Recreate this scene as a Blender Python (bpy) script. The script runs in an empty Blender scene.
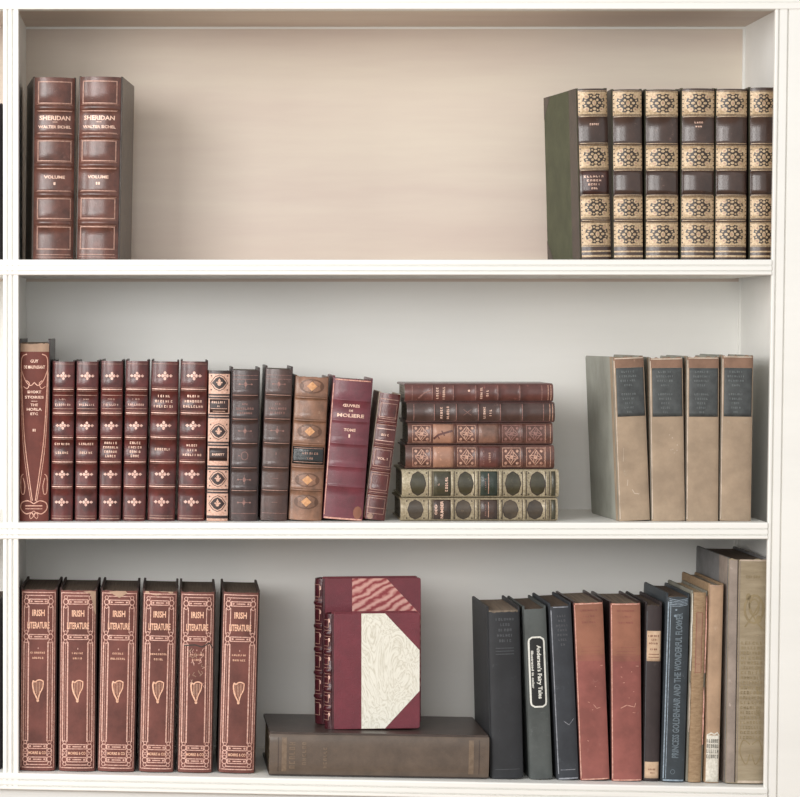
import bpy, bmesh, math, random
from mathutils import Vector, Matrix
R = math.radians
rnd = random.Random(7)
S = 780.0            # image pixels per metre in the plane of the bookcase front
DC = 3.29            # camera distance to that plane
VX, VY = 180.0, 330.0
Z0 = 1.30
COL = bpy.context.scene.collection

def WX(px, y=0.0): return (px - VX) / S * (DC + y) / DC
def WZ(py, y=0.0): return Z0 + (VY - py) / S * (DC + y) / DC

# ------------------------------------------------------------------ materials
def lin(c):
    out = []
    for v in c:
        v = v / 255.0
        out.append(v / 12.92 if v <= 0.04045 else ((v + 0.055) / 1.055) ** 2.4)
    return (out[0], out[1], out[2], 1.0)

MATS = {}
def mat(name, col, col2=None, rough=0.5, scale=60.0, stretch=(1, 1, 1), bump=0.15, bscale=900.0,
        metal=0.0, scuff=None, scuff_amt=0.0, spec=0.5, coat=0.0):
    if name in MATS: return MATS[name]
    m = bpy.data.materials.new(name); m.use_nodes = True
    nt = m.node_tree; N = nt.nodes; L = nt.links
    b = N['Principled BSDF']
    b.inputs['Roughness'].default_value = rough
    b.inputs['Metallic'].default_value = metal
    b.inputs['Specular IOR Level'].default_value = spec
    b.inputs['Coat Weight'].default_value = coat
    b.inputs['Coat Roughness'].default_value = 0.2
    geo = N.new('ShaderNodeNewGeometry')
    mp = N.new('ShaderNodeMapping'); mp.inputs['Scale'].default_value = stretch
    L.new(geo.outputs['Position'], mp.inputs['Vector'])
    n1 = N.new('ShaderNodeTexNoise'); n1.inputs['Scale'].default_value = scale
    n1.inputs['Detail'].default_value = 6; n1.inputs['Roughness'].default_value = 0.65
    L.new(mp.outputs['Vector'], n1.inputs['Vector'])
    rmp = N.new('ShaderNodeValToRGB')
    rmp.color_ramp.elements[0].position = 0.35; rmp.color_ramp.elements[1].position = 0.65
    c1 = lin(col); c2 = lin(col2 if col2 else col)
    rmp.color_ramp.elements[0].color = c2; rmp.color_ramp.elements[1].color = c1
    L.new(n1.outputs['Fac'], rmp.inputs['Fac'])
    last = rmp.outputs['Color']
    if scuff:
        n2 = N.new('ShaderNodeTexNoise'); n2.inputs['Scale'].default_value = scale * 2.3
        n2.inputs['Detail'].default_value = 10; n2.inputs['Roughness'].default_value = 0.8
        L.new(mp.outputs['Vector'], n2.inputs['Vector'])
        r2 = N.new('ShaderNodeValToRGB')
        r2.color_ramp.elements[0].position = 0.62 - scuff_amt; r2.color_ramp.elements[1].position = 0.70 - scuff_amt * 0.6
        L.new(n2.outputs['Fac'], r2.inputs['Fac'])
        mx = N.new('ShaderNodeMix'); mx.data_type = 'RGBA'
        L.new(r2.outputs['Color'], mx.inputs['Factor'])
        L.new(last, mx.inputs['A']); mx.inputs['B'].default_value = lin(scuff)
        last = mx.outputs['Result']
    L.new(last, b.inputs['Base Color'])
    if bump > 0:
        nb = N.new('ShaderNodeTexNoise'); nb.inputs['Scale'].default_value = bscale
        nb.inputs['Detail'].default_value = 3
        L.new(geo.outputs['Position'], nb.inputs['Vector'])
        bp = N.new('ShaderNodeBump'); bp.inputs['Strength'].default_value = bump
        bp.inputs['Distance'].default_value = 0.001
        L.new(nb.outputs['Fac'], bp.inputs['Height'])
        L.new(bp.outputs['Normal'], b.inputs['Normal'])
    MATS[name] = m
    return m

def tone(c, k=0.24, g=0.90):
    m = 0.35 * c[0] + 0.45 * c[1] + 0.20 * c[2]
    return tuple((v * (1 - k) + m * k) * g for v in c)
def leather(name, c, rough=0.30, var=0.66, scuff=None, amt=0.03, bump=0.35, coat=0.28):
    c = tone(c); scuff = tone(scuff) if scuff else None
    c2 = tuple(v * var for v in c)
    sc = scuff or tuple(min(255, v * 1.35 + 14) for v in c)
    return mat(name, c, c2, rough, 45, (1, 1, 1), bump, 700, scuff=sc, scuff_amt=amt, coat=coat)
def cloth(name, c, rough=0.8, var=0.84, scuff=None, amt=0.02, bump=0.4):
    c = tone(c, .22, .96); scuff = tone(scuff) if scuff else None
    c2 = tuple(v * var for v in c)
    sc = scuff or tuple(min(255, v * 1.15 + 12) for v in c)
    return mat(name, c, c2, rough, 30, (1, 1, 1), bump, 1500, scuff=sc, scuff_amt=amt, spec=0.3)

M = {}
M['paint'] = mat('white_painted_wood', (236, 235, 230), (231, 230, 225), 0.45, 12, (0.15, 1, 1), 0.08, 120)
M['paint_back'] = mat('back_panel_paint', (238, 237, 233), (232, 231, 226), 0.6, 9, (0.1, 1, 1), 0.1, 90)
M['paint_back_top'] = mat('back_panel_warm_paint', (222, 211, 195), (206, 189, 178), 0.6, 5, (0.12, 1, 1.2), 0.1, 90)  # warmer, patchy tone for the top bay
M['paint_base'] = mat('grey_white_base_paint', (212, 212, 209), (204, 204, 201), 0.6, 9, (0.1, 1, 1), 0.1, 90)
M['wallpaint'] = mat('plaster_wall_paint', (236, 236, 235), (233, 233, 232), 0.7, 8, (1, 1, 1), 0.05, 200)
M['floor'] = mat('oak_floor_boards', (150, 118, 84), (118, 88, 60), 0.5, 6, (0.3, 4, 1), 0.1, 60)
M['pages'] = mat('aged_page_edges', (205, 185, 155), (165, 142, 112), 0.85, 25, (60, 0.3, 1), 0.2, 900)
M['pages_dark'] = mat('dusty_page_edges', (105, 88, 72), (70, 56, 46), 0.85, 25, (40, 0.5, 1), 0.2, 900)
M['pages_mid'] = mat('brown_grey_page_edges', (146, 130, 112), (100, 86, 74), 0.85, 25, (40, 0.5, 1), 0.2, 900)
M['pages_grey'] = mat('grey_page_edges', (176, 170, 158), (120, 112, 100), 0.85, 25, (30, 1, 30), 0.2, 900)

M['sheridan'] = leather('mottled_brown_calf', (126, 66, 50), 0.30, 0.70, (140, 92, 78), 0.05, 0.25)
M['sheridan_side'] = leather('brown_calf_board', (86, 66, 48), 0.5, 0.75)
M['gold_dull'] = mat('dull_gilt', (182, 146, 130), (146, 106, 92), 0.40, 300, metal=0.15, bump=0.1)
M['gold_pink'] = mat('gilt_tooling', (236, 202, 188), (196, 148, 132), 0.36, 420, metal=0.15, bump=0.1)
M['gold_text'] = mat('gilt_lettering', (240, 208, 188), (205, 160, 140), 0.36, 300, metal=0.15, bump=0.05)
M['gilt_cream'] = mat('cream_gilt_panel', (206, 182, 148), (158, 130, 98), 0.34, 380, metal=0.1, bump=0.2)
M['gilt_dark'] = leather('tooling_ground', (66, 44, 30), 0.45, 0.7)
M['gilt_brown'] = leather('dark_brown_calf', (86, 60, 50), 0.28, 0.8, bump=0.2)
M['green_cloth'] = cloth('olive_green_cloth', (86, 90, 62), 0.6)
M['board_brown'] = leather('brown_leather_hinge', (72, 52, 38), 0.5)
M['maup'] = cloth('russet_cloth', (132, 58, 46), 0.5, 0.85)
M['maup_gold'] = mat('coppery_stamping', (230, 184, 162), (198, 142, 122), 0.4, 300, metal=0.15, bump=0.1)
M['tear'] = cloth('torn_tan_lining', (198, 158, 128), 0.8)
M['red'] = leather('red_morocco', (124, 44, 40), 0.30, 0.62, (136, 66, 62), 0.02, 0.3)
M['red_side'] = leather('dark_red_board', (66, 34, 32), 0.5)
M['orn_cream'] = mat('rosy_cream_gilt', (220, 184, 164), (186, 140, 120), 0.36, 420, metal=0.1, bump=0.2)
M['orn_dark'] = leather('oxblood_ground', (66, 30, 26), 0.4)
M['dka'] = leather('plum_brown_morocco', (82, 52, 48), 0.32, 0.7, (98, 70, 70))
M['dkb'] = leather('umber_morocco', (100, 64, 54), 0.32, 0.7, (116, 84, 78))
M['faint'] = mat('rubbed_gilt', (158, 118, 108), (110, 76, 70), 0.45, 500, bump=0.1)
M['tan'] = leather('tan_calf', (178, 118, 84), 0.34, 0.72, (200, 150, 118), 0.04)
M['tan_tool'] = leather('blind_tooled_calf', (128, 76, 46), 0.4, 0.8)
M['tan_gilt'] = mat('tan_gilt', (216, 164, 116), (180, 126, 84), 0.4, 300, bump=0.1)
M['black_label'] = leather('black_title_leather', (38, 42, 42), 0.22, 0.8)
M['moliere'] = leather('crimson_cloth', (136, 46, 62), 0.42, 0.80, (160, 84, 92), 0.0)
M['lean'] = leather('claret_calf', (116, 40, 36), 0.26, 0.75)
M['vellum_and_highlight'] = mat('pale_vellum_and_highlight', (206, 190, 172), (170, 152, 134), 0.6, 60, bump=0.1)
M['k1'] = leather('stack_maroon_calf', (122, 62, 54), 0.36, 0.75)
M['k2'] = leather('stack_dark_calf', (92, 60, 52), 0.36, 0.75)
M['k3'] = leather('stack_brown_calf', (124, 72, 58), 0.38, 0.75)
M['k_gilt'] = mat('worn_gilt_tooling', (210, 172, 150), (150, 104, 88), 0.38, 500, metal=0.1, bump=0.1)
M['k_label'] = leather('peach_title_leather', (196, 132, 100), 0.4, 0.88)
M['k5'] = mat('sage_cream_gilt', (184, 172, 146), (138, 126, 100), 0.34, 400, bump=0.2, metal=0.1)
M['k6'] = mat('stone_cream_gilt', (172, 158, 132), (128, 114, 90), 0.34, 400, bump=0.2, metal=0.1)
M['k_oval'] = leather('olive_medallion', (78, 72, 44), 0.34, 0.7)
M['k_oval_b'] = leather('brown_medallion', (88, 70, 50), 0.34, 0.7)
M['k_green'] = leather('dark_green_label', (48, 66, 52), 0.3)
M['k_brown'] = leather('chestnut_label', (84, 56, 44), 0.3)
M['k_side'] = mat('pale_board_edge', (148, 146, 142), (108, 104, 100), 0.5, 40, bump=0.1)
M['beige'] = cloth('beige_linen', (186, 158, 128), 0.85, 0.88, (196, 176, 148), 0.01, 0.6)
M['beige_cap'] = cloth('brown_head_linen', (156, 116, 92), 0.85)
M['grey_board'] = mat('grey_paper_board', (160, 160, 150), (136, 136, 126), 0.6, 20, (2, 1, 0.6), 0.1, 300)
M['slate_label'] = mat('slate_paper_label', (74, 78, 78), (56, 59, 60), 0.5, 90, bump=0.3, bscale=500)
M['slate_text'] = mat('faded_label_print', (118, 124, 124), (92, 98, 98), 0.5, 200, bump=0.1)
M['irish'] = cloth('russet_brown_cloth', (132, 70, 60), 0.55, 0.80, (140, 86, 76), 0.0, 0.5)
M['irish_gold'] = mat('copper_gilt_stamping', (228, 188, 172), (180, 130, 116), 0.4, 420, metal=0.12, bump=0.15)
M['irish_title'] = mat('bright_gilt_title', (240, 196, 168), (214, 160, 132), 0.36, 300, metal=0.12, bump=0.1)
M['irish_side'] = cloth('dark_brown_board', (74, 52, 46), 0.6)
M['brown'] = leather('brown_buckram', (112, 90, 72), 0.5, 0.84, (120, 100, 84), 0.0, 0.3)
M['brown_top'] = leather('dark_brown_buckram', (84, 64, 54), 0.5, 0.84, (100, 80, 68), 0.0, 0.3)
M['brown_text'] = mat('blind_stamping', (122, 104, 86), (104, 86, 70), 0.5, 200, bump=0.1)
M['crimson'] = leather('crimson_morocco', (142, 38, 56), 0.42, 0.88, (140, 58, 70), 0.0, 0.5)
M['crimson_dk'] = leather('dark_crimson_morocco', (92, 26, 36), 0.26, 0.8)
M['bk'] = cloth('black_buckram', (50, 52, 56), 0.45, 0.85, (74, 76, 80), 0.01, 0.5)
M['bk_text'] = mat('black_blind_stamping', (36, 38, 42), (30, 32, 34), 0.4, 300, bump=0.1)
M['bk_worn'] = mat('grey_rubbed_stamping', (84, 86, 90), (64, 66, 70), 0.5, 400, bump=0.1)
M['gr'] = cloth('grey_green_cloth', (88, 94, 92), 0.6)
M['ink'] = mat('black_printed_ground', (30, 31, 32), (24, 25, 26), 0.4, 50, bump=0.05)
M['white_ink'] = mat('white_printing', (228, 228, 220), (206, 206, 198), 0.5, 300, bump=0.05)
M['nv'] = cloth('navy_cloth', (60, 64, 71), 0.6, 0.85, (92, 98, 108), 0.02)
M['nv_edge'] = mat('rubbed_grey_edge', (150, 152, 158), (104, 108, 116), 0.7, 200, bump=0.2)
M['rd'] = cloth('faded_red_cloth', (168, 90, 80), 0.75, 0.86, (176, 112, 100), 0.01)
M['rd_top'] = cloth('sunned_orange_cloth', (172, 106, 80), 0.75, 0.88, (176, 122, 96), 0.01)
M['rd_edge'] = mat('rubbed_pink_edge', (222, 176, 158), (176, 118, 104), 0.8, 260, bump=0.2)
M['db'] = cloth('dark_umber_cloth', (66, 54, 54), 0.55, 0.85, (88, 76, 74))
M['paper_lbl'] = mat('buff_paper_label', (206, 178, 150), (188, 158, 130), 0.8, 120, bump=0.1)
M['lbl_red'] = mat('red_brown_print', (128, 70, 52), (104, 54, 42), 0.6, 200, bump=0.05)
M['bl'] = cloth('slate_blue_cloth', (62, 71, 78), 0.45, 0.82, (98, 112, 122), 0.03)
M['bl_text'] = mat('silver_blue_lettering', (118, 130, 138), (84, 96, 104), 0.4, 500, bump=0.1)
M['bl_edge'] = mat('rubbed_blue_edge', (158, 172, 184), (110, 124, 136), 0.6, 300, bump=0.2)
M['tn'] = mat('tan_canvas', (164, 138, 108), (140, 114, 86), 0.85, 160, (1, 1, 2.5), 0.6, 1600, scuff=(184, 160, 130), scuff_amt=0.0)
M['tn_panel'] = cloth('faded_peach_panel', (184, 140, 108), 0.85)
M['ot'] = cloth('faded_apricot_cloth', (198, 158, 122), 0.8, 0.88, (214, 180, 148), 0.01)
M['torn_paper'] = mat('torn_white_paper', (226, 222, 210), (196, 190, 176), 0.85, 240, bump=0.4, bscale=400)
M['print'] = mat('grey_newsprint_type', (118, 116, 108), (84, 82, 76), 0.7, 600, bump=0.05)
M['bg'] = mat('khaki_cloth', (164, 150, 126), (144, 130, 106), 0.8, 40, (0.6, 1, 4), 0.5, 1500, scuff=(186, 168, 140), scuff_amt=0.0)
M['bg_tool'] = mat('faded_khaki_stamping', (152, 136, 104), (138, 122, 92), 0.75, 90, bump=0.2)
M['bg_hinge'] = cloth('mauve_grey_hinge', (166, 148, 134), 0.8)
M['bg_board'] = cloth('grey_paper_side', (138, 136, 136), 0.7)
M['dusk'] = cloth('charcoal_book_cloth', (40, 34, 34), 0.6)

def marble(name, a, b_, c_, scale, wave=False):
    m = bpy.data.materials.new(name); m.use_nodes = True
    nt = m.node_tree; N = nt.nodes; L = nt.links
    b = N['Principled BSDF']; b.inputs['Roughness'].default_value = 0.5
    geo = N.new('ShaderNodeNewGeometry')
    if wave:
        w = N.new('ShaderNodeTexWave'); w.bands_direction = 'DIAGONAL'
        w.inputs['Scale'].default_value = scale; w.inputs['Distortion'].default_value = 5
        w.inputs['Detail'].default_value = 4; w.inputs['Detail Scale'].default_value = 1.5
        mp = N.new('ShaderNodeMapping'); mp.inputs['Scale'].default_value = (-1, 0.3, 1.7)
        L.new(geo.outputs['Position'], mp.inputs['Vector']); L.new(mp.outputs['Vector'], w.inputs['Vector'])
        fac = w.outputs['Fac']
    else:
        w = N.new('ShaderNodeTexNoise'); w.inputs['Scale'].default_value = scale
        w.inputs['Detail'].default_value = 5; w.inputs['Distortion'].default_value = 2.6
        mp = N.new('ShaderNodeMapping'); mp.inputs['Scale'].default_value = (1.6, 1, 0.7)
        mp.inputs['Rotation'].default_value = (0, 0.5, 0)
        L.new(geo.outputs['Position'], mp.inputs['Vector']); L.new(mp.outputs['Vector'], w.inputs['Vector'])
        mm = N.new('ShaderNodeMath'); mm.operation = 'MULTIPLY'; mm.inputs[1].default_value = 9.0
        L.new(w.outputs['Fac'], mm.inputs[0])
        fr = N.new('ShaderNodeMath'); fr.operation = 'PINGPONG'; fr.inputs[1].default_value = 0.5
        L.new(mm.outputs[0], fr.inputs[0])
        m2 = N.new('ShaderNodeMath'); m2.operation = 'MULTIPLY'; m2.inputs[1].default_value = 2.0
        L.new(fr.outputs[0], m2.inputs[0])
        fac = m2.outputs[0]
    r = N.new('ShaderNodeValToRGB'); e = r.color_ramp.elements
    e[0].position = 0.05; e[0].color = lin(a); e[1].position = 0.9; e[1].color = lin(c_)
    k = e.new(0.35); k.color = lin(b_)
    L.new(fac, r.inputs['Fac']); L.new(r.outputs['Color'], b.inputs['Base Color'])
    return m
M['marble'] = marble('cream_marbled_paper', (204, 200, 184), (220, 217, 204), (230, 228, 216), 22)
M['marble_red'] = marble('red_veined_marbled_paper', (140, 58, 62), (178, 112, 108), (206, 158, 148), 36, True)

# ------------------------------------------------------------------ helpers
def tag(o, label, cat, group=None, kind=None):
    o['label'] = label; o['category'] = cat
    if group: o['group'] = group
    if kind: o['kind'] = kind
    return o

def link_mesh(name, verts, faces, fm, mats, parent=None, smooth=None):
    me = bpy.data.meshes.new(name)
    me.from_pydata([tuple(v) for v in verts], [], faces)
    for m in mats: me.materials.append(m)
    for p, mi in zip(me.polygons, fm): p.material_index = mi
    if smooth:
        for p, s in zip(me.polygons, smooth): p.use_smooth = s
    me.update()
    o = bpy.data.objects.new(name, me); COL.objects.link(o)
    if parent: o.parent = parent
    return o

TXT = {}
def text_mesh(s):
    if s in TXT: return TXT[s]
    cu = bpy.data.curves.new('t', 'FONT'); cu.body = s; cu.align_x = 'CENTER'; cu.align_y = 'CENTER'
    cu.resolution_u = 2; cu.offset = 0.030
    ob = bpy.data.objects.new('t', cu); COL.objects.link(ob)
    dg = bpy.context.evaluated_depsgraph_get(); dg.update()
    me = bpy.data.meshes.new_from_object(ob.evaluated_get(dg))
    vs = [(v.co.x, v.co.y) for v in me.vertices]; fs = [tuple(p.vertices) for p in me.polygons]
    bpy.data.objects.remove(ob); bpy.data.curves.remove(cu); bpy.data.meshes.remove(me)
    xs = [v[0] for v in vs]; ys = [v[1] for v in vs]
    cx = (min(xs) + max(xs)) / 2; cy = (min(ys) + max(ys)) / 2
    W = max(xs) - min(xs); H = max(ys) - min(ys)
    vs = [((x - cx) / W, (y - cy) / H) for x, y in vs]
    TXT[s] = (vs, fs); return TXT[s]

class Dec:
    """flat tooling in photo-pixel units on a spine, u across, v up from the tail"""
    def __init__(s, u0=0, v0=0): s.items = []; s.ox, s.oy = u0, v0
    def add(s, mt, vs, fs, layer=1): s.items.append((mt, [(x + s.ox, y + s.oy) for x, y in vs], fs, layer))
    def rect(s, u0, v0, u1, v1, mt, layer=1):
        n = max(1, int(abs(u1 - u0) / 1.6)); k = max(1, int(abs(v1 - v0) / 3.0))
        vs = [(u0 + (u1 - u0) * i / n, v0 + (v1 - v0) * j / k) for j in range(k + 1) for i in range(n + 1)]
        fs = [(j * (n + 1) + i, j * (n + 1) + i + 1, (j + 1) * (n + 1) + i + 1, (j + 1) * (n + 1) + i) for j in range(k) for i in range(n)]
        s.add(mt, vs, fs, layer)
    def hl(s, v, hw, t, mt, layer=1): s.rect(-hw, v - t / 2, hw, v + t / 2, mt, layer)
    def vl(s, u, v0, v1, t, mt, layer=1): s.rect(u - t / 2, v0, u + t / 2, v1, mt, layer)
    def box(s, u0, v0, u1, v1, t, mt, layer=1):
        s.rect(u0, v0, u1, v0 + t, mt, layer); s.rect(u0, v1 - t, u1, v1, mt, layer)
        s.rect(u0, v0 + t, u0 + t, v1 - t, mt, layer); s.rect(u1 - t, v0 + t, u1, v1 - t, mt, layer)
    def line(s, pts, t, mt, closed=False, layer=1):
        P = []
        q = pts + ([pts[0]] if closed else [])
        for a, b in zip(q, q[1:]):
            L = math.hypot(b[0] - a[0], b[1] - a[1]); n = max(1, int(L / 2.5))
            for i in range(n): P.append((a[0] + (b[0] - a[0]) * i / n, a[1] + (b[1] - a[1]) * i / n))
        P.append(q[-1])
        vs = []; fs = []
        for i, p in enumerate(P):
            a = P[max(0, i - 1)]; b = P[min(len(P) - 1, i + 1)]
            if closed and i in (0, len(P) - 1): a, b = P[-2], P[1]
            dx, dy = b[0] - a[0], b[1] - a[1]; L = math.hypot(dx, dy) or 1
            nx, ny = -dy / L * t / 2, dx / L * t / 2
            vs += [(p[0] + nx, p[1] + ny), (p[0] - nx, p[1] - ny)]
        for i in range(len(P) - 1): fs.append((2 * i + 1, 2 * i + 3, 2 * i + 2, 2 * i))
        s.add(mt, vs, fs, layer)
    def disc(s, u, v, ru, rv, mt, layer=1, n=14, p=1.0, rings=None, sides=0):
        rings = rings or max(1, math.ceil(ru / 1.3) if ru > 3 else 1); vs = [(u, v)]; fs = []
        if sides: n = sides * 5
        for r in range(1, rings + 1):
            for i in range(n):
                a = 2 * math.pi * (i + 0.5) / n; c, d = math.cos(a), math.sin(a)
                if sides:
                    st = 2 * math.pi / sides; kk = 1 / math.cos((a % st) - st / 2); c *= kk * .96; d *= kk * .96
                c = math.copysign(abs(c) ** p, c); d = math.copysign(abs(d) ** p, d)
                vs.append((u + ru * c * r / rings, v + rv * d * r / rings))
        for i in range(n): fs.append((0, 1 + i, 1 + (i + 1) % n))
        for r in range(1, rings):
            b0 = 1 + (r - 1) * n; b1 = b0 + n
            for i in range(n): j = (i + 1) % n; fs.append((b0 + i, b1 + i, b1 + j, b0 + j))
        s.add(mt, vs, fs, layer)
    def dia(s, u, v, ru, rv, mt, layer=1):
        s.disc(u, v, ru, rv, mt, layer, n=8, p=2.0) if False else s.add(mt, [(u, v - rv), (u + ru, v), (u, v + rv), (u - ru, v), (u, v)],
              [(0, 1, 4), (1, 2, 4), (2, 3, 4), (3, 0, 4)], layer)
    def ring(s, u, v, ru, rv, t, mt, layer=1, n=16):
        s.line([(u + ru * math.cos(2 * math.pi * i / n), v + rv * math.sin(2 * math.pi * i / n)) for i in range(n)], t, mt, True, layer)
    def curve(s, pts, t, mt, layer=1, n=8):
        """smooth line through control points"""
        q = [pts[0]] + pts + [pts[-1]]; out = []
        for i in range(1, len(q) - 2):
            p0, p1, p2, p3 = q[i - 1], q[i], q[i + 1], q[i + 2]
            for k in range(n):
                x = k / n
                out.append(tuple(0.5 * (2 * p1[j] + (p2[j] - p0[j]) * x + (2 * p0[j] - 5 * p1[j] + 4 * p2[j] - p3[j]) * x * x
                                        + (3 * p1[j] - p0[j] - 3 * p2[j] + p3[j]) * x ** 3) for j in (0, 1)))
        out.append(pts[-1]); s.line(out, t, mt, False, layer)
    def text(s, st, u, v, w, h, mt, rot=0, layer=2):
        vs, fs = text_mesh(st)
        c, d = math.cos(R(rot)), math.sin(R(rot))
        s.add(mt, [(u + x * w * c - y * h * d, v + x * w * d + y * h * c) for x, y in vs], fs, layer)
    def marks(s, u, v, w, h, n, mt, rot=0, layer=2):
        """a row of worn, unreadable capitals"""
        c, d = math.cos(R(rot)), math.sin(R(rot)); cw = w / n
        for i in range(n):
            x0 = -w / 2 + cw * i; k = rnd.randrange(6); t = min(cw * 0.26, h * 0.3)
            B = [(x0, -h / 2, x0 + t, h / 2)]
            if k in (1, 2, 3): B.append((x0, -h / 2, x0 + cw * 0.62, -h / 2 + t))
            if k in (2, 3, 4): B.append((x0, h / 2 - t, x0 + cw * 0.62, h / 2))
            if k in (3, 4, 5): B.append((x0 + cw * 0.45, -h / 2, x0 + cw * 0.66, h * 0.4))
            if k == 5: B.append((x0, -t / 2, x0 + cw * 0.6, t / 2))
            for a in B:
                s.add(mt, [(u + x * c - y * d, v + x * d + y * c) for x, y in ((a[0], a[1]), (a[2], a[1]), (a[2], a[3]), (a[0], a[3]))], [(0, 1, 2, 3)], layer)

class Book:
    """local frame: spine looks to -y, tail at z=0; w,h in photo px; depth in m"""
    def __init__(b, w, h, depth, spine, side=None, pages='pages', bulge=0.16, power=2.0, bands=(), band_h=1.6, band_p=1.3,
                 zones=(), board_up=1.5, board_t=2.6, gap=1.0, spine_up=0.0, jag=0.0, overlay=None, overlay_left=None, taper=0.0):
        b.w, b.h = w, h; b.W, b.H, b.D = w / S, h / S, depth
        b.bulge = bulge * b.W; b.power = power; b.bands = bands; b.bh = band_h; b.bp = band_p
        b.root = bpy.data.objects.new('book', None); COL.objects.link(b.root)
        b.dec = Dec(); b.patches = []
        b.cfg = dict(spine=spine, side=side or spine, pages=pages, zones=zones, bu=board_up, bt=board_t, gap=gap,
                     su=spine_up, jag=jag, ov=overlay, ovl=overlay_left)
    def surf(b, u, v, off=0.0):
        t = max(-1, min(1, 2 * u / b.w))
        y = -b.bulge * (1 - abs(t) ** b.power)
        edge = max(0.0, 1 - abs(t) ** 8)
        for vb in b.bands:
            d = abs(v - vb)
            if d < b.bh: y -= b.bp / 1000 * math.cos(d / b.bh * math.pi / 2) ** 0.7 * (0.4 + 0.6 * edge)
        # normal is mostly -y; near the edges it turns outwards
        slope = -b.bulge * b.power * abs(t) ** (b.power - 1) * 2 / b.W
        n = Vector((-slope * (1 if t >= 0 else -1) * -1, -1, 0)); n.normalize()
        if t < 0: n.x = -abs(n.x)
        else: n.x = abs(n.x)
        return Vector((u / S, y, v / S)) + n * off
    def patch(b, name, u0, v0, u1, v1, mt, dec=None, off=0.0005, round_=None):
        b.patches.append((name, u0, v0, u1, v1, mt, dec, off, round_))
    def decor_geo(b, items, verts, faces, fm, mats, smooth, base=0.0):
        for mt, vs, fs, layer in items:
            if mt not in mats: mats.append(mt)
            mi = mats.index(mt); o = len(verts)
            off = base + 0.00012 + 0.00012 * layer
            verts += [b.surf(x, y, off) for x, y in vs]
            for f in fs:
                faces.append(tuple(o + i for i in f)); fm.append(mi); smooth.append(False)
    def build(b):
        c = b.cfg; w, h = b.w, b.h
        verts, faces, fm, smooth, mats = [], [], [], [], [c['spine']]
        zs = {0.0, h}
        for vb in b.bands:
            for k in (-1, -.8, -.5, 0, .5, .8, 1): zs.add(vb + k * b.bh)
        for z in c['zones']: zs.add(z[0]); zs.add(z[1])
        z = 0
        while z < h: zs.add(z); z += 12
        zs = sorted(x for x in zs if -0.001 <= x <= h + 0.001)
        q = [zs[0]]
        for x in zs[1:]:
            if x - q[-1] > 0.12: q.append(x)
        q[-1] = h; zs = q
        nx = 18
        us = [-w / 2 * math.cos(math.pi * i / nx) for i in range(nx + 1)]
        top_j = [rnd.uniform(-1, 1) * c['jag'] for _ in us]
        for j, v in enumerate(zs):
            for i, u in enumerate(us):
                p = b.surf(u, v)
                if j == len(zs) - 1: p.z += (top_j[i] + c['su']) / S; p.y += 0.0006
                if j == 0: p.y += 0.0006
                verts.append(p)
        for j in range(len(zs) - 1):
            vm = (zs[j] + zs[j + 1]) / 2; mi = 0
            for z0, z1, mt in c['zones']:
                if z0 <= vm <= z1:
                    if mt not in mats: mats.append(mt)
                    mi = mats.index(mt)
            for i in range(nx):
                a = j * (nx + 1) + i
                faces.append((a, a + 1, a + nx + 2, a + nx + 1)); fm.append(mi); smooth.append(True)
        # back of the spine shell, ends and sides
        jy = 0.0035
        o = len(verts)
        top = [verts[(len(zs) - 1) * (nx + 1) + i].copy() for i in range(nx + 1)]
        bot = [verts[i].copy() for i in range(nx + 1)]
        verts += top + [Vector((p.x, min(p.y + 0.0022, jy), p.z - 0.0006)) for p in top]
        for i in range(nx): faces.append((o + i, o + i + 1, o + nx + 2 + i, o + nx + 1 + i)); fm.append(0); smooth.append(False)
        o2 = len(verts)
        verts += bot + [Vector((p.x, min(p.y + 0.0022, jy), p.z)) for p in bot]
        for i in range(nx): faces.append((o2 + nx + 1 + i, o2 + nx + 2 + i, o2 + i + 1, o2 + i)); fm.append(0); smooth.append(False)
        o3 = o + nx + 1; o4 = o2 + nx + 1
        for i in range(nx): faces.append((o4 + i + 1, o4 + i, o3 + i, o3 + i + 1)); fm.append(0); smooth.append(False)
        for sgn, i in ((-1, 0), (1, nx)):
            o5 = len(verts); x = us[i] / S
            verts += [bot[i], top[i], Vector((x + sgn * 0.0004, jy + 0.004, top[i].z)), Vector((x + sgn * 0.0004, jy + 0.004, bot[i].z))]
            faces.append((o5, o5 + 1, o5 + 2, o5 + 3)); fm.append(0); smooth.append(False)
        b.decor_geo(b.dec.items, verts, faces, fm, mats, smooth)
        sp = link_mesh('spine', verts, faces, fm, mats, b.root, smooth)
        for name, u0, v0, u1, v1, mt, dec, off, rd in b.patches:
            V, F, FM, SM, MM = [], [], [], [], [mt]
            d = Dec()
            if rd:
                d.disc((u0 + u1) / 2, (v0 + v1) / 2, (u1 - u0) / 2, (v1 - v0) / 2, mt, 0, n=28, p=rd, rings=3)
                b.decor_geo(d.items, V, F, FM, MM, SM, off - 0.00012)
            else:
                n = max(2, int((u1 - u0) / 1.4)); k = max(1, int((v1 - v0) / 4))
                for j in range(k + 1):
                    for i in range(n + 1):
                        V.append(b.surf(u0 + (u1 - u0) * i / n, v0 + (v1 - v0) * j / k, off))
                for j in range(k):
                    for i in range(n):
                        a = j * (n + 1) + i; F.append((a, a + 1, a + n + 2, a + n + 1)); FM.append(0); SM.append(True)
                ring = [i for i in range(n + 1)] + [j * (n + 1) + n for j in range(1, k + 1)] + [k * (n + 1) + i for i in range(n - 1, -1, -1)] + [j * (n + 1) for j in range(k - 1, 0, -1)]
                q = len(V)
                for r in ring: V.append(V[r] + Vector((0, off * 1.2, 0)))
                for i in range(len(ring)):
                    j = (i + 1) % len(ring); F.append((ring[i], q + i, q + j, ring[j])); FM.append(0); SM.append(False)
            if dec: b.decor_geo(dec.items, V, F, FM, MM, SM, off)
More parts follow.
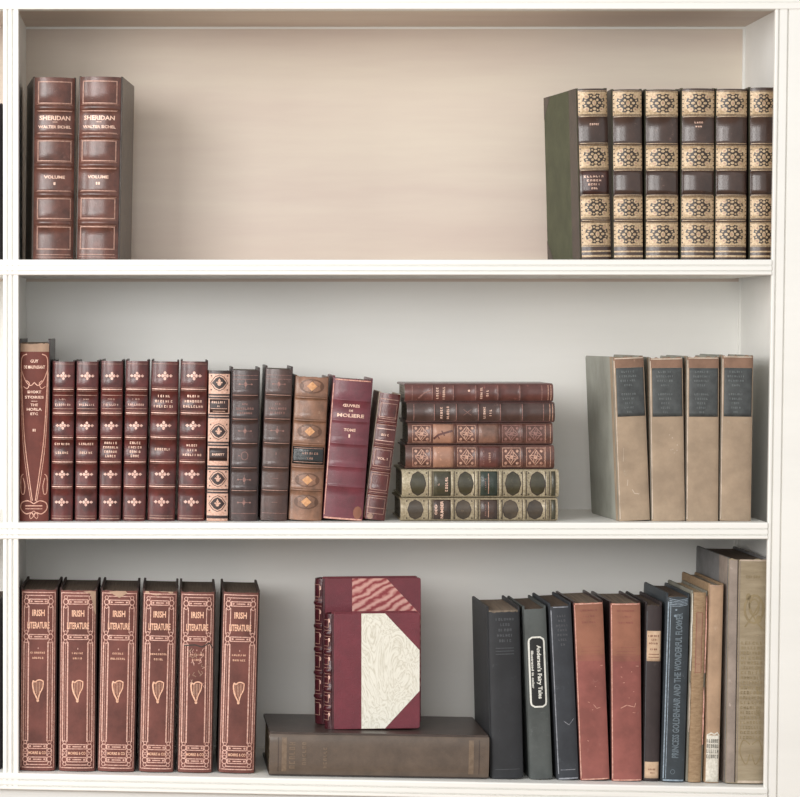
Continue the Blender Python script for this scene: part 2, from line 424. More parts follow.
            link_mesh(name, V, F, FM, MM, sp, SM)
        # boards
        bt = c['bt'] / 1000; y0 = jy; y1 = b.D
        xo = b.W / 2 + c['gap'] / S / 2
        zt = b.H + c['bu'] / S
        for sgn, nm in ((1, 'front_cover'), (-1, 'back_cover')):
            r = 0.003
            prof = [(y0 + 0.0012, 0), (y1 - r, 0), (y1 - r * 0.3, r * 0.3), (y1, r), (y1, zt - r), (y1 - r * 0.3, zt - r * 0.3), (y1 - r, zt), (y0 + 0.0012, zt), (y0, zt - 0.0012), (y0, 0.0012)]
            V, F, FM = [], [], []; n = len(prof); e = 0.0005
            xi = xo - bt
            cy = (y0 + y1) / 2; cz = zt / 2
            def sh(p, k): return (p[0] + (k if p[0] < cy else -k), p[1] + (k if p[1] < cz else -k))
            for x, k in ((xi, 0), (xo - e, 0), (xo, e)):
                for p in prof:
                    yy, zz = sh(p, k); V.append((sgn * x, yy, zz))
            for l in range(2):
                for i in range(n):
                    j = (i + 1) % n; f = (l * n + i, l * n + j, (l + 1) * n + j, (l + 1) * n + i)
                    F.append(f if sgn > 0 else f[::-1])
            F.append(tuple(range(2 * n, 3 * n)) if sgn > 0 else tuple(range(2 * n, 3 * n))[::-1])
            F.append(tuple(range(n))[::-1] if sgn > 0 else tuple(range(n)))
            FM = [0] * len(F); mm = [c['side']]
            ov = c['ov'] if sgn > 0 else c['ovl']
            if ov:
                for mt, poly in ov(y0, y1, zt):
                    if mt not in mm: mm.append(mt)
                    q = len(V); x = sgn * (xo + 0.00025)
                    V += [(x, p[0], p[1]) for p in poly]
                    f = tuple(range(q, q + len(poly)))
                    if sgn < 0: f = f[::-1]
                    F.append(f); FM.append(mm.index(mt))
            link_mesh(nm, V, F, FM, mm, b.root)
        # page block with a rounded back and hollow fore-edge
        V, F = [], []; ns = 8; px = xo - bt - 0.0001
        inset = 0.003
        for z in (inset, zt - inset - max(0, c['bu']) * 0.3 / S):
            for i in range(ns + 1):
                t = -1 + 2 * i / ns; V.append((t * px, 0.003 - b.bulge * 0.75 * (1 - t * t) + 0.0005, z))
            for i in range(ns + 1):
                t = 1 - 2 * i / ns; V.append((t * px, b.D - 0.004 - b.bulge * 0.5 * (1 - t * t), z))
        n = 2 * (ns + 1)
        for i in range(n): F.append((i, (i + 1) % n, n + (i + 1) % n, n + i))
        # strips for the top and the bottom keep the concave outline clean
        for i in range(ns):
            F.append((n + i, n + i + 1, n + n - 2 - i, n + n - 1 - i)); F.append((i + 1, i, n - 1 - i, n - 2 - i))
        link_mesh('page_block', V, F, [0] * len(F), [M[c['pages']]], b.root)
        return b
    def stand(b, bl, br, tl, tr, floor_z, y=0.022, yaw=0.0):
        """feet between photo columns bl..br, head leaning towards tl..tr"""
        cb = (bl + br) / 2; ct = (tl + tr) / 2
        ang = math.atan2(ct - cb, b.h)
        yy = y + b.bulge
        z = floor_z + abs(math.sin(ang)) * (b.W / 2 + b.cfg['gap'] / S / 2) + 0.0002
        b.root.location = (WX(cb, yy), yy, z)
        b.root.rotation_euler = (0, ang, R(yaw))
        return b
    def tag(b, label, group=None): tag(b.root, label, 'book', group); return b

# ------------------------------------------------------------------ bookcase
def extrude_x(name, prof, x0, x1, mt, parent, f0=None, f1=None):
    """profile of (y,z) points swept along x; f0/f1 shift z at either end"""
    n = len(prof)
    V = [(x0, p[0], p[1] + (f0 or 0)) for p in prof] + [(x1, p[0], p[1] + (f1 or 0)) for p in prof]
    F = [(i, i + n, (i + 1) % n + n, (i + 1) % n) for i in range(n)] + [tuple(range(n)), tuple(range(n, 2 * n))[::-1]]
    return link_mesh(name, V, F, [0] * len(F), [mt], parent)
def extrude_z(name, prof, z0, z1, mt, parent, k=0.0):
    """profile of (x,y) points swept up z; k shifts x at the foot"""
    n = len(prof)
    V = [(p[0] + k, p[1], z0) for p in prof] + [(p[0], p[1], z1) for p in prof]
    F = [(i, (i + 1) % n, (i + 1) % n + n, i + n) for i in range(n)] + [tuple(range(n))[::-1], tuple(range(n, 2 * n))]
    return link_mesh(name, V, F, [0] * len(F), [mt], parent)
def boxm(name, x0, x1, y0, y1, z0, z1, mt, parent):
    return extrude_x(name, [(y0, z0), (y1, z0), (y1, z1), (y0, z1)], x0, x1, mt, parent)

DEP = 0.24
XL = WX(-260)
case = bpy.data.objects.new('bookcase', None); COL.objects.link(case)
case.location = (0, 0, 0)
tag(case, 'white painted built-in bookcase with beaded edges holding all the old books', 'bookcase')
P = M['paint']
def rail_profile(zt, zb, y=-0.0015, back=DEP):
    H = zt - zb
    return [(y + 0.0025, zt), (y + 0.0008, zt - 0.0006), (y, zt - 0.002), (y, zt - H * .34), (y + .003, zt - H * .37), (y + .003, zt - H * .42), (y, zt - H * .45),
            (y, zb + H * .30), (y + .003, zb + H * .27), (y + .003, zb + H * .22), (y, zb + H * .19), (y, zb + .001), (y + .001, zb), (back, zb), (back, zt)]
S1T, S1B = WZ(259.5), WZ(275)
S2T, S2B = WZ(522.5), WZ(539)
XR = WX(786.8)
extrude_x('shelf', rail_profile(S1T, S1B), XL, WX(771.5), P, case)
extrude_x('shelf', rail_profile(S2T, S2B), XL, WX(767.5), P, case)
# bottom shelf slopes gently down to the right
def S3(px): return WZ(773.0 + (px - 18) * 14.5 / 750)
sl = (S3(766) - S3(18)) / (WX(766) - WX(18))
zL = S3(18) + sl * (XL - WX(18)); zR = S3(18) + sl * (WX(767) - WX(18))
prof = rail_profile(0, -16.5 / S)
extrude_x('shelf', prof, XL, WX(767), P, case, zL, zR)
# top rail and the board above the top bay
TOP = WZ(-60)
yf = -0.0015
extrude_x('top_rail', [(yf, TOP), (yf, WZ(2.0)), (yf + .0016, WZ(2.4)), (yf + .0016, WZ(2.9)), (yf, WZ(3.3)), (yf, WZ(8.6)), (yf + .001, WZ(9.3)), (0.02, WZ(9.3)), (0.02, TOP)], XL, WX(842), P, case)
boxm('top_board', XL, WX(800), 0.02, DEP, WZ(4.9), TOP, M['paint_back_top'], case)
# stiles with reeded faces
def reeds(x0, x1, gl, y=0.0, back=0.0165, ov=0):
    pts = [(x0, back), (x0, y + .001), (x0 + .001, y)]
    for g in gl: pts += [(g - .0014, y), (g - .0005, y + .0034), (g + .0005, y + .0034), (g + .0014, y)]
    pts += [(x1 - .001, y), (x1, y + .001), (x1, back)]
    return pts
ZB = WZ(788)
extrude_z('stile', reeds(WX(3), WX(18.5), [WX(7.6), WX(12.6)]), ZB, TOP, P, case)
extrude_z('partition', [(WX(6), .0168), (WX(15), .0168), (WX(15), DEP), (WX(6), DEP)], ZB, TOP, P, case)
k = -(12.5 / S) * ((TOP - ZB) / ((800 - 8) / S)) * 0.93
extrude_z('stile', reeds(WX(776.7), WX(842), [WX(780.5), WX(789.5)], 0.0, .0068), 0.0, TOP, P, case, k * (TOP - 0.0) / (TOP - ZB))
extrude_z('side_panel', [(XR, .0070), (WX(840), .0070), (WX(840), DEP + .02), (XR, DEP + .02)], ZB, TOP, M['paint_back'], case, k)
extrude_z('stile', reeds(WX(-285), WX(-260), [WX(-275)]), 0.0, TOP, P, case)
extrude_z('side_panel', [(WX(-285), .0168), (XL, .0168), (XL, DEP + .02), (WX(-285), DEP + .02)], ZB, TOP, M['paint_back'], case)
XRB = WX(799)
boxm('back_panel', XL, XRB, DEP, DEP + .012, S1B - .004, TOP, M['paint_back_top'], case)
boxm('back_panel', XL, XRB, DEP, DEP + .012, S2B - .004, S1B - .004, M['paint_back'], case)
boxm('back_panel', XL, XRB, DEP, DEP + .012, ZB, S2B - .004, M['paint_back'], case)
boxm('corner_bead', WX(15), XR + .001, DEP - .003, DEP, WZ(4.9) - .003, WZ(4.9), P, case)
extrude_z('corner_bead', [(XR - .004, DEP - .004), (XR + .002, DEP - .004), (XR + .002, DEP), (XR - .004, DEP)], ZB, WZ(5), P, case, k * 0.98)
# base cabinet under the bottom shelf
zb = WZ(788.5)
x0, x1, t = WX(-285), WX(842), 16.5 / S + .0005
zl, zr = zL - t + sl * (x0 - XL), zL - t + sl * (x1 - XL)
link_mesh('base_panel', [(x0, .006, 0), (x1, .006, 0), (x1, DEP + .02, 0), (x0, DEP + .02, 0), (x0, .006, zl), (x1, .006, zr), (x1, DEP + .02, zr), (x0, DEP + .02, zl)],
          [(0, 1, 5, 4), (1, 2, 6, 5), (2, 3, 7, 6), (3, 0, 4, 7), (4, 5, 6, 7), (3, 2, 1, 0)], [0] * 6, [M['paint_base']], case)

# setting
def struct(o, name): o['kind'] = 'structure'; return o
struct(boxm('wall_right', WX(842.3), 2.6, -0.002, .28, 0, 2.6, M['wallpaint'], None), '')
struct(boxm('wall_left', -2.6, WX(-285.2), -0.002, .28, 0, 2.6, M['wallpaint'], None), '')
struct(boxm('wall_back', -2.6, 2.6, DEP + .045, DEP + .12, 0, 2.6, M['wallpaint'], None), '')
struct(boxm('wall_above', WX(-285), WX(842), 0.0, .26, TOP + .0005, 2.6, M['wallpaint'], None), '')
bpy.data.objects['wall_above'].name = 'wall_front'
struct(boxm('floor', -2.6, 2.6, -4.2, .4, -.05, -0.0005, M['floor'], None), '')

# ------------------------------------------------------------------ books: top shelf
def px2(v): return v
A = M
# two brown calf volumes
def sheridan(w, h, num, yaw, cols, label, right):
    ys = lambda py: 260 - py
    bands = [ys(p) for p in (107, 136.5, 165, 194.5, 223)]
    b = Book(w, h, 0.135, A['sheridan'], A['sheridan_side'], 'pages_dark', bulge=0.16, power=2.4, bands=bands, band_h=3.0, band_p=2.4, board_up=1.0, gap=3)
    d = b.dec; hw = w / 2 - 3.2
    edges = [h - 1.5] + bands + [4]
    for i in range(6):
        t = edges[i] - (3.6 if i else 2.5); bo = edges[i + 1] + (3.8 if i < 5 else 6)
        if i in (0, 2, 4, 5): d.box(-hw, bo, hw, t, 1.1, A['gold_dull'])
        else:
            d.hl(t, hw, .8, A['gold_dull']); d.hl(bo, hw, .8, A['gold_dull'])
    for q in bands:
        d.hl(q - 2.9, hw + 1, .5, A['gold_dull']); d.hl(q + 2.9, hw + 1, .5, A['gold_dull'])
    d.hl(5, hw, .7, A['gold_dull']); d.hl(2.4, hw + 1, .5, A['gold_dull'])
    d.text('SHERIDAN', 0, ys(117.5), 31, 4.6, A['gold_text'])
    d.hl(ys(121.6), 2.5, .5, A['gold_text'])
    d.text('WALTER SICHEL', 0, ys(126.5), 33, 3.0, A['gold_text'])
    d.text('VOLUME', 0, ys(177), 21, 3.2, A['gold_text'])
    d.text(num, 0, ys(183.5), 2.0 * len(num), 2.8, A['gold_text'])
    b.build().stand(*cols, S1T, 0.020, yaw)
    b.tag(label, 'two brown calf volumes at the left of the top shelf')
sheridan(40.5, 183.5, 'I', 7.0, (33.5, 73, 34, 76), 'brown calf volume I with raised bands, against the left upright of the top shelf', False)
sheridan(41.5, 184, 'II', -5.5, (77.5, 117, 80, 121.5), 'brown calf volume II, second on the top shelf, its plain brown side showing', True)

# six gilt bound volumes
def gilt_cover(y0, y1, zt):
    m = A['board_brown']
    return [(m, [(y0, 0), (y0 + .032, 0), (y0 + .032, zt), (y0, zt)]),
            (m, [(y1 - .03, zt), (y1, zt - .03), (y1, zt)]), (m, [(y1, 0.03), (y1 - .03, 0), (y1, 0)])]
def fleuron(d, v, hh, hw):
    dk = A['gilt_dark']; g = A['gilt_cream']
    d.disc(0, v, hw * .92, hh * .92, dk, 1, 24, .8)
    d.disc(0, v, hw * .17, hh * .30, g, 2, 8)
    for a in range(4):
        an = math.pi / 2 * a
        d.disc(math.cos(an) * hw * .44, v + math.sin(an) * hh * .58, hw * .15, hh * .13, g, 2, 8)
        d.disc(math.cos(an) * hw * .84, v + math.sin(an) * hh * .92, hw * .16, hh * .16, g, 2, 8)
        an += math.pi / 4
        d.disc(math.cos(an) * hw * .36, v + math.sin(an) * hh * .40, hw * .11, hh * .13, g, 2, 8)
        d.disc(math.cos(an) * hw * .86, v + math.sin(an) * hh * .88, hw * .21, hh * .23, g, 2, 10)
        d.disc(math.cos(an) * hw * .86, v + math.sin(an) * hh * .88, hw * .08, hh * .09, A['gold_dull'], 3, 6)
        d.disc(math.cos(an + .42) * hw * .74, v + math.sin(an + .42) * hh * .74, hw * .09, hh * .09, g, 2, 6)
        d.disc(math.cos(an - .42) * hw * .74, v + math.sin(an - .42) * hh * .74, hw * .09, hh * .09, g, 2, 6)
    d.dia(0, v, hw * .08, hh * .14, A['gold_dull'], 3)
    for sx in (-1, 1):
        for q in (-.8, -.4, 0, .4, .8): d.disc(sx * hw * 1.12, v + hh * q, hw * .05, hh * .07, dk, 1, 6)
GC = [((581, 612), (576.5, 607.5), 9.0), ((614, 643), (612, 642), 0), ((646, 678), (645, 678.5), 0), ((681.5, 713), (681, 715.5), 0), ((714.8, 746.2), (716.2, 747.4), 0), ((749.6, 776.2), (750, 775.8), 0)]
GL = ['leftmost cream and brown gilt spine on the top shelf, olive green side showing',
      'cream and brown gilt spine, blank labels, second from left of the six',
      'cream and brown gilt spine, blank labels, third from left of the six',
      'cream and brown gilt spine with print in its upper label, fourth of the six',
      'cream and brown gilt spine, fifth of six, next to the partly hidden last volume',
      'cream and brown gilt spine half hidden by the right upright of the top shelf']
for i, ((bl, br), (tl, tr), yaw) in enumerate(GC):
    ytop = [88, 88.5, 88.5, 87.5, 88, 86.5][i]; h = 260 - ytop; w = ((br - bl) + (tr - tl)) / 2 - 0.6
    ys = lambda py: 260 - py
    cream, brown = A['gilt_cream'], A['gilt_brown']
    zones = [(ys(115), ys(90), cream), (ys(169), ys(144.5), cream), (ys(219), ys(196), cream), (ys(247), ys(222), cream), (ys(257.5), ys(255.5), cream), (ys(252.5), ys(251), cream)]
    b = Book(w, h, 0.145, brown, A['green_cloth'], 'pages_dark', bulge=0.17, power=2.2, bands=[ys(116), ys(143), ys(170), ys(195), ys(220.5)], band_h=1.7, band_p=1.2,
             zones=zones, board_up=1.0, gap=1.4, overlay_left=gilt_cover, overlay=gilt_cover)
    hw = w / 2
    for (a, c) in ((115, 90), (169, 144.5), (219, 196), (247, 222)):
        m = (ys(a) + ys(c)) / 2; hh = (ys(c) - ys(a)) / 2 - 1
        fleuron(b.dec, m, hh * .90, hw * .84)
        b.dec.hl(ys(a) + .9, hw - .6, .6, A['gilt_dark']); b.dec.hl(ys(c) - .9, hw - .6, .6, A['gilt_dark'])
    for p in (116, 143, 170, 195, 220.5): b.dec.hl(ys(p), hw - .8, .5, cream, 2)
    if i == 0:
        b.dec.marks(0, ys(124), 10, 2, 5, A['gold_text'])
    if i == 3:
        b.dec.marks(0, ys(122), 9, 1.8, 4, A['gold_text']); b.dec.marks(0, ys(126), 7, 1.8, 3, A['gold_text'])
    if i == 0:
        dd = Dec()
        for q, (n, ww) in enumerate(((7, 20), (5, 15), (5, 13), (3, 7))): dd.marks(-1.5, ys(176.5 + q * 4), ww, 1.9, n, A['gold_text'])
        b.patch('title_label', -hw + 2, ys(194), hw - 2, ys(171.5), leather('maroon_title_leather', (88, 46, 40), .28), dd)
    else:
        b.patch('title_label', -hw + 1.2, ys(193.5), hw - 1.2, ys(171.5), brown)
    b.build().stand(bl, br, tl, tr, S1T, 0.020, yaw)
    b.tag(GL[i], 'six cream and brown gilt volumes on the top shelf')

# ------------------------------------------------------------------ middle shelf
MB = 521.5
def ym(py): return MB - py
# tall art nouveau volume
b = Book(29, MB - 343, 0.14, A['maup'], A['red_side'], 'pages_dark', bulge=0.10, power=3.5, board_up=5, gap=2.0, jag=.5,
         zones=[(ym(351), ym(342), A['tear'])])
d = b.dec; g = A['maup_gold']
for sx in (-1, 1):
    d.curve([(sx * 1.5, ym(501)), (sx * 4.5, ym(480)), (sx * 9.5, ym(440)), (sx * 12.2, ym(395)), (sx * 13.2, ym(365)), (sx * 12, ym(356)), (sx * 7.5, ym(353.5))], .9, g)
    d.curve([(sx * 2.5, ym(503)), (sx * 6.5, ym(480)), (sx * 11, ym(444)), (sx * 13.2, ym(400)), (sx * 13.6, ym(372))], .6, g)
    d.curve([(sx * 13.2, ym(369)), (sx * 9, ym(380)), (sx * 4, ym(385)), (0, ym(382))], .8, g)
    d.curve([(sx * 11, ym(386)), (sx * 7, ym(388)), (sx * 5, ym(383)), (sx * 8, ym(380))], .8, g)
    d.curve([(sx * 10.6, ym(474)), (sx * 13, ym(478)), (sx * 12.8, ym(492)), (sx * 10, ym(494)), (sx * 9, ym(486)), (sx * 10.8, ym(478))], .8, g)
    d.curve([(0, ym(504)), (sx * 6, ym(501)), (sx * 12, ym(503)), (sx * 13, ym(509)), (sx * 8, ym(514)), (sx * 2, ym(513)), (0, ym(517))], 1.0, g)
    d.curve([(0, ym(516)), (sx * 3, ym(519)), (sx * 4, ym(515)), (0, ym(511))], .6, g)
d.hl(ym(506), 8.5, 1.0, g); d.hl(ym(509), 8.5, .7, g)
t = A['gold_text']
d.text('GUY', 0, ym(360.5), 8, 3.2, t); d.text('DE MAUPASSANT', 0, ym(366.5), 21, 3.4, t)
d.text('SHORT', 0, ym(391.5), 14, 2.8, t); d.text('STORIES', 0, ym(396.8), 19, 2.8, t); d.hl(ym(400.8), 3, .5, t)
d.text('THE', 0, ym(404.5), 7.5, 2.6, t); d.text('HORLA', 0, ym(409), 15, 2.8, t); d.text('ETC', 0, ym(413.5), 7.5, 2.6, t)
d.text('II', 0, ym(430), 3, 2.6, t)
b.build().stand(19.6, 48.2, 20.4, 49, S2T, .018, 0)
b.tag('tall russet book with curling gilt lines and torn tan head, leftmost on middle shelf')

# six matching red morocco volumes
def quatre(d, u, v, r, mt):
    for a in range(4):
        an = math.pi / 2 * a; d.disc(u + math.cos(an) * r * .34, v + math.sin(an) * r * .42, r * .22, r * .27, mt, 1, 8)
    d.dia(u - r * .88, v, r * .30, r * .26, mt); d.dia(u + r * .88, v, r * .30, r * .26, mt)
    d.disc(u, v, r * .13, r * .13, mt, 1, 6)
RC = [((50.3, 72.8), (52.7, 75), 361), ((74.5, 97), (76.8, 98.6), 361), ((98.8, 121), (101.2, 123.5), 360.5), ((122.4, 145.4), (126, 149), 360.5),
      ((147.6, 174.6), (151.4, 179.5), 361), ((177.2, 204.6), (181, 208), 361)]
RL = ['narrow red morocco volume with gilt crosses, directly right of the tall russet book',
      'narrow red morocco volume with gilt crosses, second of the six alike',
      'narrow red morocco volume, bright four-line lower title, third of the six alike',
      'narrow red morocco volume, fourth of six alike, left of the two wider ones',
      'wider red morocco volume with three title lines, fifth of the six alike',
      'wider red morocco volume, last of six alike, left of the rosy cream spine']
for i, ((bl, br), (tl, tr), yt) in enumerate(RC):
    w = ((br - bl) + (tr - tl)) / 2 - .6; h = MB - yt; hw = w / 2
    bands = [ym(p) for p in (389, 413, 437.5, 462, 487)]
    b = Book(w, h, .125, A['red'], A['red_side'], 'pages_dark', bulge=.20, power=2.2, bands=bands, band_h=1.3, band_p=1.5, board_up=1.2, gap=1.0)
    d = b.dec; g = A['gold_pink']
    for q in bands: d.hl(q, hw - .8, 1.0, g); d.hl(q - 1.8, hw - 1, .3, A['gold_dull']); d.hl(q + 1.8, hw - 1, .3, A['gold_dull'])
    for p in (375.5, 425.5, 474.5, 502.5): quatre(d, 0, ym(p), 6.0 if w < 25 else 6.6, g)
    d.hl(ym(363.5), hw - 1, .4, A['gold_dull']); d.hl(ym(519), hw - 1.4, .9, A['gold_dull']); d.hl(ym(516.5), hw - 1.4, .4, A['gold_dull'])
    if i < 4:
        d.hl(ym(395), hw - 1.2, .6, A['gold_dull']); d.hl(ym(408.5), hw - 1.2, .6, A['gold_dull'])
        d.marks(0, ym(399), w * .35, 1.5, 3, A['gold_dull']); d.marks(0, ym(404.5), w * .72, 2.0, 8, g)
        rows = [[(7, 2.2), (0, 0), (6, 2.2)], [(7, 2.2), (0, 0), (6, 2.2)], [(6, 2.2), (7, 2.2), (6, 2.2), (5, 2.4)], [(5, 2.4), (6, 2.2), (5, 2.2), (4, 2.4)]][i]
        y = 444 if len(rows) < 4 else 443
        for n, hh in rows:
            if n: d.marks(0, ym(y), w * .10 * n, hh, n, t)
            y += 4.4
    else:
        for q, n in enumerate((5, 7, 8)): d.marks(0, ym(396 + q * 5.2), w * .095 * n, 2.4, n, t)
        if i == 4: d.marks(0, ym(449.5), w * .6, 2.4, 7, t)
        else:
            for q, n in enumerate((5, 4, 8)): d.marks(0, ym(445.5 + q * 4.8), w * .09 * n, 2.2, n, t)
    b.build().stand(bl, br, tl, tr, S2T, .020, 0)
    b.tag(RL[i], 'six matching red morocco volumes on the middle shelf')

# rosy cream ornate spine
w = 21; b = Book(w, MB - 370, .12, A['orn_cream'], A['orn_dark'], 'pages', bulge=.12, power=2.6, bands=[ym(p) for p in (394, 419, 443, 467.5, 493)][:0], board_up=-1, gap=1.2,
         zones=[(ym(p + 2.4), ym(p - 2.4), A['orn_dark']) for p in (396, 416, 444, 468, 491.5)] + [(ym(373.5), ym(370), A['orn_dark']), (ym(519), ym(516), A['orn_dark'])])
d = b.dec; hw = w / 2; g = A['orn_cream']
for p in (396, 416, 444, 468, 491.5): d.hl(ym(p), hw - .5, .9, g)
for p in (382.5, 431.5, 479, 504):
    d.line([(-8.6, ym(p)), (-4.5, ym(p) + 6), (0, ym(p) + 8), (4.5, ym(p) + 6), (8.6, ym(p)), (4.5, ym(p) - 6), (0, ym(p) - 8), (-4.5, ym(p) - 6)], .7, A['orn_dark'], True)
    d.add(A['orn_dark'], [(-7.4, ym(p)), (-3.6, ym(p) - 4.6), (0, ym(p) - 6.4), (3.6, ym(p) - 4.6), (7.4, ym(p)), (3.6, ym(p) + 4.6), (0, ym(p) + 6.4), (-3.6, ym(p) + 4.6)], [(0, 1, 2, 6, 7), (2, 3, 4, 5, 6)], 1)
    d.disc(0, ym(p) - 1, 1.9, 2.0, g, 3, 8); d.dia(0, ym(p) + 2, 1.5, 2.6, g, 3); d.dia(-2.2, ym(p) + .4, 1.2, 1.0, g, 3); d.dia(2.2, ym(p) + .4, 1.2, 1.0, g, 3)
    for sx in (-1, 1):
        for sy in (-1, 1): d.disc(sx * 8, ym(p) + sy * 7, .8, .8, A['orn_dark'], 1, 6)
dd = Dec(); dd.marks(0, ym(402), 14, 2.2, 7, t); dd.marks(0, ym(406), 3, 1.4, 2, t); dd.hl(ym(408.5), 8, .5, g); dd.hl(ym(411), 6, .5, g)
b.patch('title_label', -hw + 1.4, ym(412.5), hw - 1.4, ym(399), A['orn_dark'], dd)
dd = Dec(); dd.text('BARRETT', 0, ym(454.5), 12, 2.2, t)
b.patch('author_label', -hw + 1.6, ym(461), hw - 1.6, ym(448), A['orn_dark'], dd)
b.build().stand(206.6, 227.6, 209, 230, S2T, .020, 0)
b.tag('slim rosy cream spine stamped with dark diamond medallions, right of the six red volumes')

# two dark brown volumes
def darkbook(w, bl, br, tl, tr, yt, m, label, cx):
    bands = [ym(p) for p in (395, 419, 443.5, 468, 491)]
    b = Book(w, MB - yt, .13, m, A['red_side'], 'pages_dark', bulge=.16, power=2.4, bands=bands, band_h=1.2, band_p=1.3, board_up=3.0, gap=2.6 if cx else 1.2)
    d = b.dec; hw = w / 2; f = A['faint']
    for q in bands: d.hl(q, hw - .8, .5, A['gold_dull']); d.hl(q - 1.6, hw - .8, .3, A['gilt_dark']); d.hl(q + 1.6, hw - .8, .3, A['gilt_dark'])
    for p in (375, 379, 514): d.hl(ym(p), hw - .8, .45, f)
    for p in (384, 431, 480 if cx else 479, 503):
        if cx or p < 440:
            d.hl(ym(p), 6.5, .5, f); d.disc(0, ym(p), 1.5, 2.4, f, 1, 8); d.disc(-6, ym(p), 1.1, .9, f, 1, 6); d.disc(6, ym(p), 1.1, .9, f, 1, 6)
            d.line([(0, ym(p) - 4.5), (0, ym(p) + 4.5)], .4, f)
        else: d.line([(-3, ym(p)), (3, ym(p))], .35, f)
    d.marks(0, ym(404), 6, 1.8, 3, f); d.marks(0, ym(408.5), 18, 2.2, 8, f); d.marks(0, ym(413), 15, 2.2, 7, f)
    if cx: d.ring(0, ym(456), 3.4, 4, .6, f); d.disc(-5.5, ym(456), .8, .8, f, 1, 6)
    else: d.marks(0, ym(454), 1.5, 3, 1, f)
    b.build().stand(bl, br, tl, tr, S2T, .020, 0); b.tag(label)
darkbook(26.6, 230.4, 256.6, 231.8, 259.6, 370, A['dka'], 'blackish plum volume between the slim rosy cream spine and the umber volume', True)
darkbook(26.4, 260.4, 286.8, 266.2, 292.6, 369, A['dkb'], 'umber brown volume leaning slightly right, left of the tan calf book', False)

# tan calf with black label
w = 32.6; b = Book(w, MB - 377, .125, A['tan'], A['tan_tool'], 'pages_dark', bulge=.17, power=2.3, bands=[ym(p) for p in (398, 421, 445, 468, 491)], band_h=1.2, band_p=1.2, board_up=1.0, gap=1.4, jag=.5)
d = b.dec; hw = w / 2
for p in (398, 421, 445, 468, 491): d.hl(ym(p) - 1.2, hw - .8, .4, A['tan_tool']); d.hl(ym(p) + 1.2, hw - .8, .4, A['tan_tool'])
for p in (386.5, 432, 481, 503):
    d.disc(0, ym(p), 12.5, 7.4, A['tan_tool'], 1, 16); d.disc(0, ym(p), 10.5, 6.0, A['tan'], 2, 14)
    d.dia(0, ym(p), 7.0, 6.4, A['tan_tool'], 3); d.dia(0, ym(p), 5.2, 4.8, A['tan_gilt'], 4)
    for sx in (-1, 1): d.disc(sx * 9.5, ym(p), 1.6, 3, A['tan_tool'], 3, 8)
dd = Dec(); dd.marks(2, ym(454), 16, 2.0, 7, A['gold_dull']); dd.marks(2, ym(459), 6, 1.8, 3, A['gold_dull'])
dd.hl(ym(449), hw - 2, .5, A['gold_dull']); dd.hl(ym(463), hw - 2, .5, A['gold_dull'])
b.patch('title_label', -hw + .6, ym(465), hw - .8, ym(447.5), A['black_label'], dd)
b.build().stand(288.8, 321.2, 296.0, 328.6, S2T, .020, 0)
b.tag('tan calf volume with a black title label and tooled diamonds on its spine')

# crimson Moliere
w = 39.6; b = Book(w, MB - 379.5, .13, A['moliere'], A['moliere'], 'pages_mid', bulge=.09, power=3.6, bands=[ym(p) for p in (401, 422, 445, 468, 488)], band_h=1.0, band_p=.5, board_up=2.0, gap=.6, jag=.7)
d = b.dec; hw = w / 2
d.text('ŒUVRES', 0, ym(406.5), 17, 3.0, t); d.text('DE', 0, ym(411.6), 4, 2.0, t); d.text('MOLIERE', 0, ym(416.5), 27, 3.6, t)
d.text('TOME', 0, ym(431), 12, 3.0, t); d.text('I', 0, ym(437), 1.6, 3.4, t)
d.vl(-hw + .7, 4, MB - 385, .8, A['rd_edge']); d.hl(1.0, hw - 1, 1.6, A['rd_edge']); d.hl(MB - 381.0, hw - 2, 1.2, A['rd_edge'])
d.disc(14, 8, 4.6, 6.5, A['rd_top'], 1, 10)
b.build().stand(323.2, 362.4, 333.2, 373.4, S2T, .020, 0)
b.tag('broad crimson cloth volume with gilt title, right of the tan calf book')

# slim leaning volume
w = 20.5; b = Book(w, 128, .11, A['lean'], A['vellum_and_highlight'], 'pages', bulge=.18, power=2.3, bands=[24, 49.5, 76, 97, 106][:0] or [26, 50, 75, 98], band_h=1.2, band_p=1.1, board_up=.6, gap=1.0)
d = b.dec; hw = w / 2; g = A['gold_dull']
for q in (26, 50, 75, 98): d.hl(q - 1.8, hw - 1, .5, g); d.hl(q + 1.8, hw - 1, .5, g)
for q in (122, 92, 80, 104, 12): d.hl(q, hw - 1.3, .6, A['gold_pink'] if q in (92, 80) else g)
for a, c in ((30, 46), (54, 71), (6, 22), (102, 118)): d.box(-hw + 2, a, hw - 2, c, .5, g)
d.text('VOL. I', 0, 62, 10, 2.4, t) ; d.marks(0, 86, 8, 2.2, 4, t)
b.dec.disc(-5, 3, 3, 3, A['tan'], 1, 8)
b.build()
ang = math.atan2(16.0, 126)
b.stand(364.4, 384.4, 364.4 + 16.0, 400.4, S2T, .022, 0)
b.root.rotation_euler[1] = ang
b.tag('slim claret calf volume tilted against the flat stack of six books')

